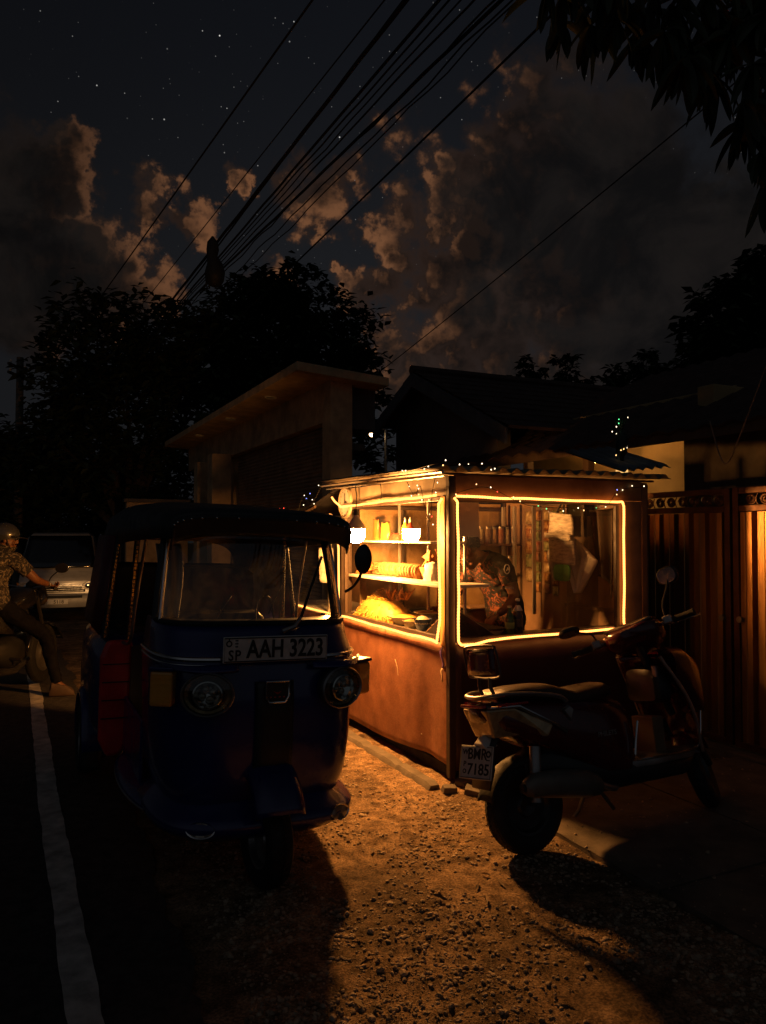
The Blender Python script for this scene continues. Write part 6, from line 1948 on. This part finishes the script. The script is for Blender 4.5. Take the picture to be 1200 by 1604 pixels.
for dz in (.26, .48):
    c = MB().span((-.09, -.5, hz - dz - .03), (-.03, .5, hz - dz + .03)).build('crossarm', M['wood'], UP, smooth=False)
    for y in (-.4, .4): MB().lathe([(0, 0), (.03, 0), (.035, .05), (.02, .09), (0, .09)], 10).build('insulator', M['plate_white'], c, loc=(-.06, y, hz - dz + .03))
cable_n = 0
def cable(p0, p1, z, r, label, wob=0.0, sag=0.0, ext0=9.0, ext1=14.0, z1=None):
    a, c = at_height(*p0, z), at_height(*p1, z if z1 is None else z1)
    d = (c - a).normalized()
    a2, c2 = a - d * ext0, c + d * ext1
    n = 90
    L_ = (c2 - a2).length
    pts = []
    for i in range(n + 1):
        f = i / n
        p = a2.lerp(c2, f)
        p.z += -sag * 4 * f * (1 - f) + sag * .9
        if wob:
            p += Vector((noise.noise(Vector((f * 40, z * 9, 1))), noise.noise(Vector((f * 40, z * 9, 7))), noise.noise(Vector((f * 40, z * 9, 3))))) * wob
        pts.append(p)
    o = MB().tube(pts, r, 6).build('overhead_cable', M['cable'])
    return tag(o, label, 'cable', 'overhead cables along the street')
cable((490, 0), (165, 455), 6.9, .013, 'single overhead cable farthest left, apart from the bundle', sag=.05)
cable((603, 0), (240, 455), 6.5, .008, 'thin overhead cable just left of the thick bundle', sag=.04)
cable((637, 0), (330, 393), 6.3, .024, 'thickest overhead cable at the left side of the bundle', .01)
cable((633, 0), (300, 440), 6.33, .014, 'overhead cable twisted close beside the thickest one', .012)
cable((688, 0), (345, 400), 6.1, .016, 'thick overhead cable second from the left in the bundle', .012)
cable((705, 0), (340, 412), 6.05, .010, 'overhead cable hanging just under the second thick one', .014)
cable((722, 0), (338, 420), 6.0, .008, 'thin overhead cable in the middle of the bundle', .02)
cable((741, 0), (345, 420), 5.95, .010, 'overhead cable right of the bundle middle', .016)
cable((785, 0), (358, 412), 5.9, .017, 'thick overhead cable at the right side of the bundle', .012)
cable((776, 0), (352, 425), 5.86, .009, 'wavy thin overhead cable twisted round the right thick one', .045)
cable((800, 0), (350, 445), 5.8, .008, 'wavy overhead cable hanging lowest at the right of the bundle', .05)
cable((812, 0), (380, 430), 5.75, .007, 'thinnest overhead cable at the right edge of the bundle', .04)
cable((868, 20), (470, 405), 5.6, .011, 'single overhead cable well right of the bundle, running into the treetop', sag=.05)
cable((1120, 155), (608, 577), 4.6, .0055, 'long service cable slanting alone across the clouds to the building', sag=.06, ext0=4, ext1=.6, z1=3.75)
cj = at_height(333, 380, 6.15)
b = MB()
rings = []
for z, r_ in ((.10, .015), (.05, .05), (0, .085), (-.12, .10), (-.22, .085), (-.34, .12), (-.48, .155), (-.60, .15), (-.68, .10), (-.71, .03)):
    rings.append([(r_ * math.cos(a) * (1 + .18 * noise.noise(Vector((math.cos(a) * 2, z * 6, 3)))) + .04 * (z < -.3), r_ * math.sin(a) * (1 + .18 * noise.noise(Vector((math.sin(a) * 2, z * 5, 9)))), z) for a in [k * 2 * PI / 14 for k in range(14)]])
b.loft(rings)
for k in range(5): b.tube([(.05 * k - .1, 0, -.5), (.05 * k - .1, .02, -.70 - .03 * (k % 2))], .012, 5)
tag(b.build('cable_joint', M['cable'], loc=cj), 'bulky black cable joint wrapped in plastic hanging from the overhead bundle', 'cable joint')

# ================================================================== trees
def tree(name, label, base, blobs, n_clump, n_leaf, lsize, cat='tree', group=None, seed=1, trunk_r=.22, long=1.0, droop=.0, leafm=None, spread=.30, shell=.62):
    rt = random.Random(seed)
    o = thing(name, label, cat, base, (0, 0, 0), group)
    tr = MB()
    bs = [Vector(c) - Vector(base) for c, r in blobs]
    rs = [r for c, r in blobs]
    top = sum(bs, Vector()) / len(bs)
    fork = Vector((top.x * .5, top.y * .5, max(.8, min(c.z - r * .4 for c, r in zip(bs, rs)) * .75)))
    tr.tube(smoothpath([(0, 0, -.3), (fork.x * .3 + .1, fork.y * .3, fork.z * .5), fork], 5), [trunk_r * (1.15 - .45 * i / 10) for i in range(11)], 9)
    for c, r in zip(bs, rs):
        mid = fork.lerp(c, .5) + Vector((rt.uniform(-.2, .2), rt.uniform(-.2, .2), .25 * r))
        tr.tube(smoothpath([fork, mid, c], 5), [trunk_r * (.55 - .42 * i / 10) for i in range(11)], 7)
        for k in range(5):
            e = c + Vector((rt.uniform(-1, 1), rt.uniform(-1, 1), rt.uniform(-.4, 1))).normalized() * r * .85
            tr.tube([c.lerp(mid, .3), c.lerp(e, .5) + Vector((0, 0, .1 * r)), e], [trunk_r * .16, trunk_r * .1, trunk_r * .03], 5)
    tr.build('trunk', M['bark'], o)
    vs, fs = [], []
    tot = sum(r * r for r in rs)
    for c, r in zip(bs, rs):
        for k in range(max(3, int(n_clump * r * r / tot))):
            d = Vector((rt.gauss(0, 1), rt.gauss(0, 1), rt.gauss(0, 1))).normalized()
            cc = c + d * r * (shell + (1 - shell) * rt.random() ** .6) * rt.uniform(.85, 1.12)
            cr = r * spread * rt.uniform(.6, 1.3)
            for i in range(n_leaf):
                p = cc + Vector((rt.gauss(0, .5), rt.gauss(0, .5), rt.gauss(0, .4))) * cr
                a = rt.random() * 6.28
                fw = Vector((math.cos(a), math.sin(a), rt.uniform(-.7, .5) - droop)).normalized()
                sd = fw.cross(Vector((rt.uniform(-.5, .5), rt.uniform(-.5, .5), 1))).normalized()
                L_ = lsize * rt.uniform(.6, 1.25)
                w2 = L_ * .26 / long
                q_ = len(vs)
                up_ = sd.cross(fw)
                vs += [p, p + fw * L_ * .45 + sd * w2 - up_ * .0, p + fw * L_ - up_ * L_ * .15, p + fw * L_ * .45 - sd * w2 + up_ * L_ * .06]
                fs += [(q_, q_ + 1, q_ + 2, q_ + 3)]
    m = MB()
    m.v = [tuple(v_) for v_ in vs]
    m.f = fs
    m.build('crown', leafm or M['leaf'], o, smooth=False, fix=False)
    return o
def tb(px, py, y, rpx): return (at_depth(px, py, y), rpx / 1200 * y)
def gnd(px, y, z=-.6): return Vector(((px - 600) / 1200 * y, y, z))
tree('broad_tree', 'wide dark tree left of the cable joint, behind the canopy building', gnd(215, 19), [tb(150, 545, 19, 85), tb(240, 545, 19.5, 85), tb(110, 610, 19, 70), tb(200, 640, 19.5, 100), tb(310, 560, 20, 80), tb(100, 665, 19, 48), tb(300, 650, 20, 90), tb(120, 720, 19, 80), tb(40, 760, 19.5, 90), tb(200, 740, 19.5, 80)], 620, 22, .30, 'tree', 'trees behind the street', 1)
tree('broad_tree', 'tall dark tree rising behind the right end of the concrete canopy', gnd(470, 21), [tb(385, 470, 21, 50), tb(460, 470, 21, 58), tb(420, 520, 21, 85), tb(520, 530, 21, 70), tb(480, 580, 21, 90), tb(555, 590, 21.5, 50), tb(360, 560, 20.5, 70), tb(570, 640, 21.5, 40), tb(590, 700, 21.5, 42), tb(420, 640, 20.5, 80)], 560, 22, .30, 'tree', 'trees behind the street', 2)
tree('broad_tree', 'low dark tree beyond the utility pole at the far left edge', gnd(-20, 24), [tb(5, 690, 24, 34), tb(-45, 690, 24, 60), tb(30, 730, 24, 60), tb(-30, 740, 24, 80)], 200, 20, .30, 'tree', 'trees behind the street', 3)
tree('hedge', 'tall dark hedge mass standing behind the van and the roadside wall', gnd(90, 27), [tb(-30, 800, 27, 70), tb(20, 780, 27, 75), tb(80, 770, 27, 75), tb(140, 780, 27, 75), tb(200, 790, 27, 75), tb(250, 770, 27, 70), tb(110, 840, 27, 60), tb(30, 850, 27, 60), tb(180, 850, 27, 60), tb(60, 900, 27, 60), tb(150, 900, 27, 60)], 420, 20, .4, 'hedge', None, 13, spread=.42, shell=.3)
tree('broad_tree', 'big dark tree at the right edge rising above the house roof', gnd(1230, 15, 0), [tb(1130, 500, 15, 55), tb(1185, 440, 15, 50), tb(1180, 530, 15, 90), tb(1250, 470, 15, 90), tb(1105, 560, 15, 50), tb(1240, 590, 15, 100), tb(1060, 610, 15, 45), tb(1130, 640, 15, 70)], 480, 22, .26, 'tree', 'trees behind the street', 4)
tree('slender_tree', 'small open crowned tree directly above the end of the gable ridge', gnd(835, 24, 0), [tb(822, 585, 24, 22), tb(850, 598, 24, 20), tb(812, 612, 24, 16), tb(835, 640, 24, 25)], 60, 16, .26, 'tree', 'small trees behind the house roof', 5, .1)
tree('slender_tree', 'small open crowned tree next right of the one above the ridge end', gnd(888, 24, 0), [tb(885, 578, 24, 22), tb(905, 600, 24, 20), tb(880, 610, 24, 18), tb(895, 645, 24, 28)], 60, 16, .26, 'tree', 'small trees behind the house roof', 6, .1)
tree('slender_tree', 'low dark bush crown between the small trees and the big right tree', gnd(985, 22, 0), [tb(965, 590, 22, 20), tb(1012, 570, 22, 24), tb(1000, 620, 22, 40), tb(950, 630, 22, 30), tb(1035, 590, 22, 22)], 110, 16, .26, 'tree', 'small trees behind the house roof', 7, .1)
# mango branch overhead at the top right
MT = thing('mango_tree', 'mango tree hanging long narrow leaves into the top right corner', 'tree', (4.6, 4.3, 0))
rt = random.Random(8)
base = Vector((4.6, 4.3, 0))
b = MB()
b.tube(smoothpath([(0, 0, -.2), (.05, 0, 1.8), (-.15, -.1, 3.0)], 5), [.2 - .006 * i for i in range(11)], 10)
twigs = []
def twig(px0, py0, px1, py1, y0, y1, r_):
    p0, p1 = at_depth(px0, py0, y0) - base, at_depth(px1, py1, y1) - base
    mid = p0.lerp(p1, .5) + Vector((rt.uniform(-.08, .08), rt.uniform(-.08, .08), .12))
    pts = smoothpath([p0, mid, p1], 6)
    b.tube(pts, [r_ * (1 - .75 * i / 12) for i in range(13)], 6)
    return pts
main = twig(1700, 100, 1260, 20, 4.3, 4.0, .09)
b.tube([(-.15, -.1, 3.0), (-.6, -.2, 3.9), main[4]], [.14, .11, .07], 8)
tw_ = [twig(1300, 30, 860, -20, 4.0, 3.8, .04), twig(1280, 10, 960, -60, 4.0, 3.7, .035), twig(1290, 40, 1080, 80, 4.0, 3.9, .03), twig(1300, 60, 1170, 190, 4.0, 4.0, .03), twig(1290, -30, 1000, 20, 4.2, 4.1, .03), twig(1320, 100, 1215, 270, 4.1, 4.05, .03), twig(1280, 60, 1120, 20, 4.3, 4.2, .03)]
b.build('trunk', M['bark'], MT)
lv = MB()
def mleaf(p, d, L_, w2):
    d = d.normalized()
    sd = d.cross(Vector((rt.uniform(-1, 1), rt.uniform(-1, 1), .4))).normalized()
    nrm = sd.cross(d)
    n = 7
    pts = []
    vs = []
    cur = p.copy()
    dd = d.copy()
    for i in range(n + 1):
        f = i / n
        w_ = w2 * math.sin(PI * min(1, f * .93 + .04)) ** .8
        if i == n: w_ = .001
        vs += [cur - sd * w_ + nrm * w_ * .35, cur, cur + sd * w_ + nrm * w_ * .35]
        dd = (dd + Vector((0, 0, -.14))).normalized()
        cur = cur + dd * L_ / n
    lv.add(vs, [(3 * i + k, 3 * i + k + 1, 3 * i + k + 4, 3 * i + k + 3) for i in range(n) for k in (0, 1)])
def cluster(c, n, L_=.25):
    for i in range(n):
        a = rt.random() * 6.28
        e = rt.uniform(-1.5, .15)
        d = Vector((math.cos(a) * math.cos(e), math.sin(a) * math.cos(e), math.sin(e)))
        mleaf(c, d, L_ * rt.uniform(.65, 1.2), .027 * rt.uniform(.8, 1.2))
for pts in tw_:
    for k in range(3, len(pts), 2): cluster(pts[k] + Vector((0, 0, -.02)), 6)
    cluster(pts[-1], 12)
for (px, py, n) in ((880, 35, 12), (925, 40, 12), (965, 30, 10), (1000, 60, 14), (1040, 50, 12), (1075, 90, 16), (1110, 70, 16), (1120, 120, 12), (1150, 60, 16), (1180, 100, 16), (1165, 160, 10), (1190, 240, 8), (1200, 180, 10), (1130, 30, 14), (1185, 20, 16), (1060, 15, 12), (960, -15, 12), (900, -10, 10), (1200, 290, 5), (1225, 120, 16), (1220, 40, 16)):
    y = rt.uniform(3.6, 4.3)
    cluster(at_depth(px, py, y) - base, n)
lv.build('crown', M['leaf'], MT, fix=False)
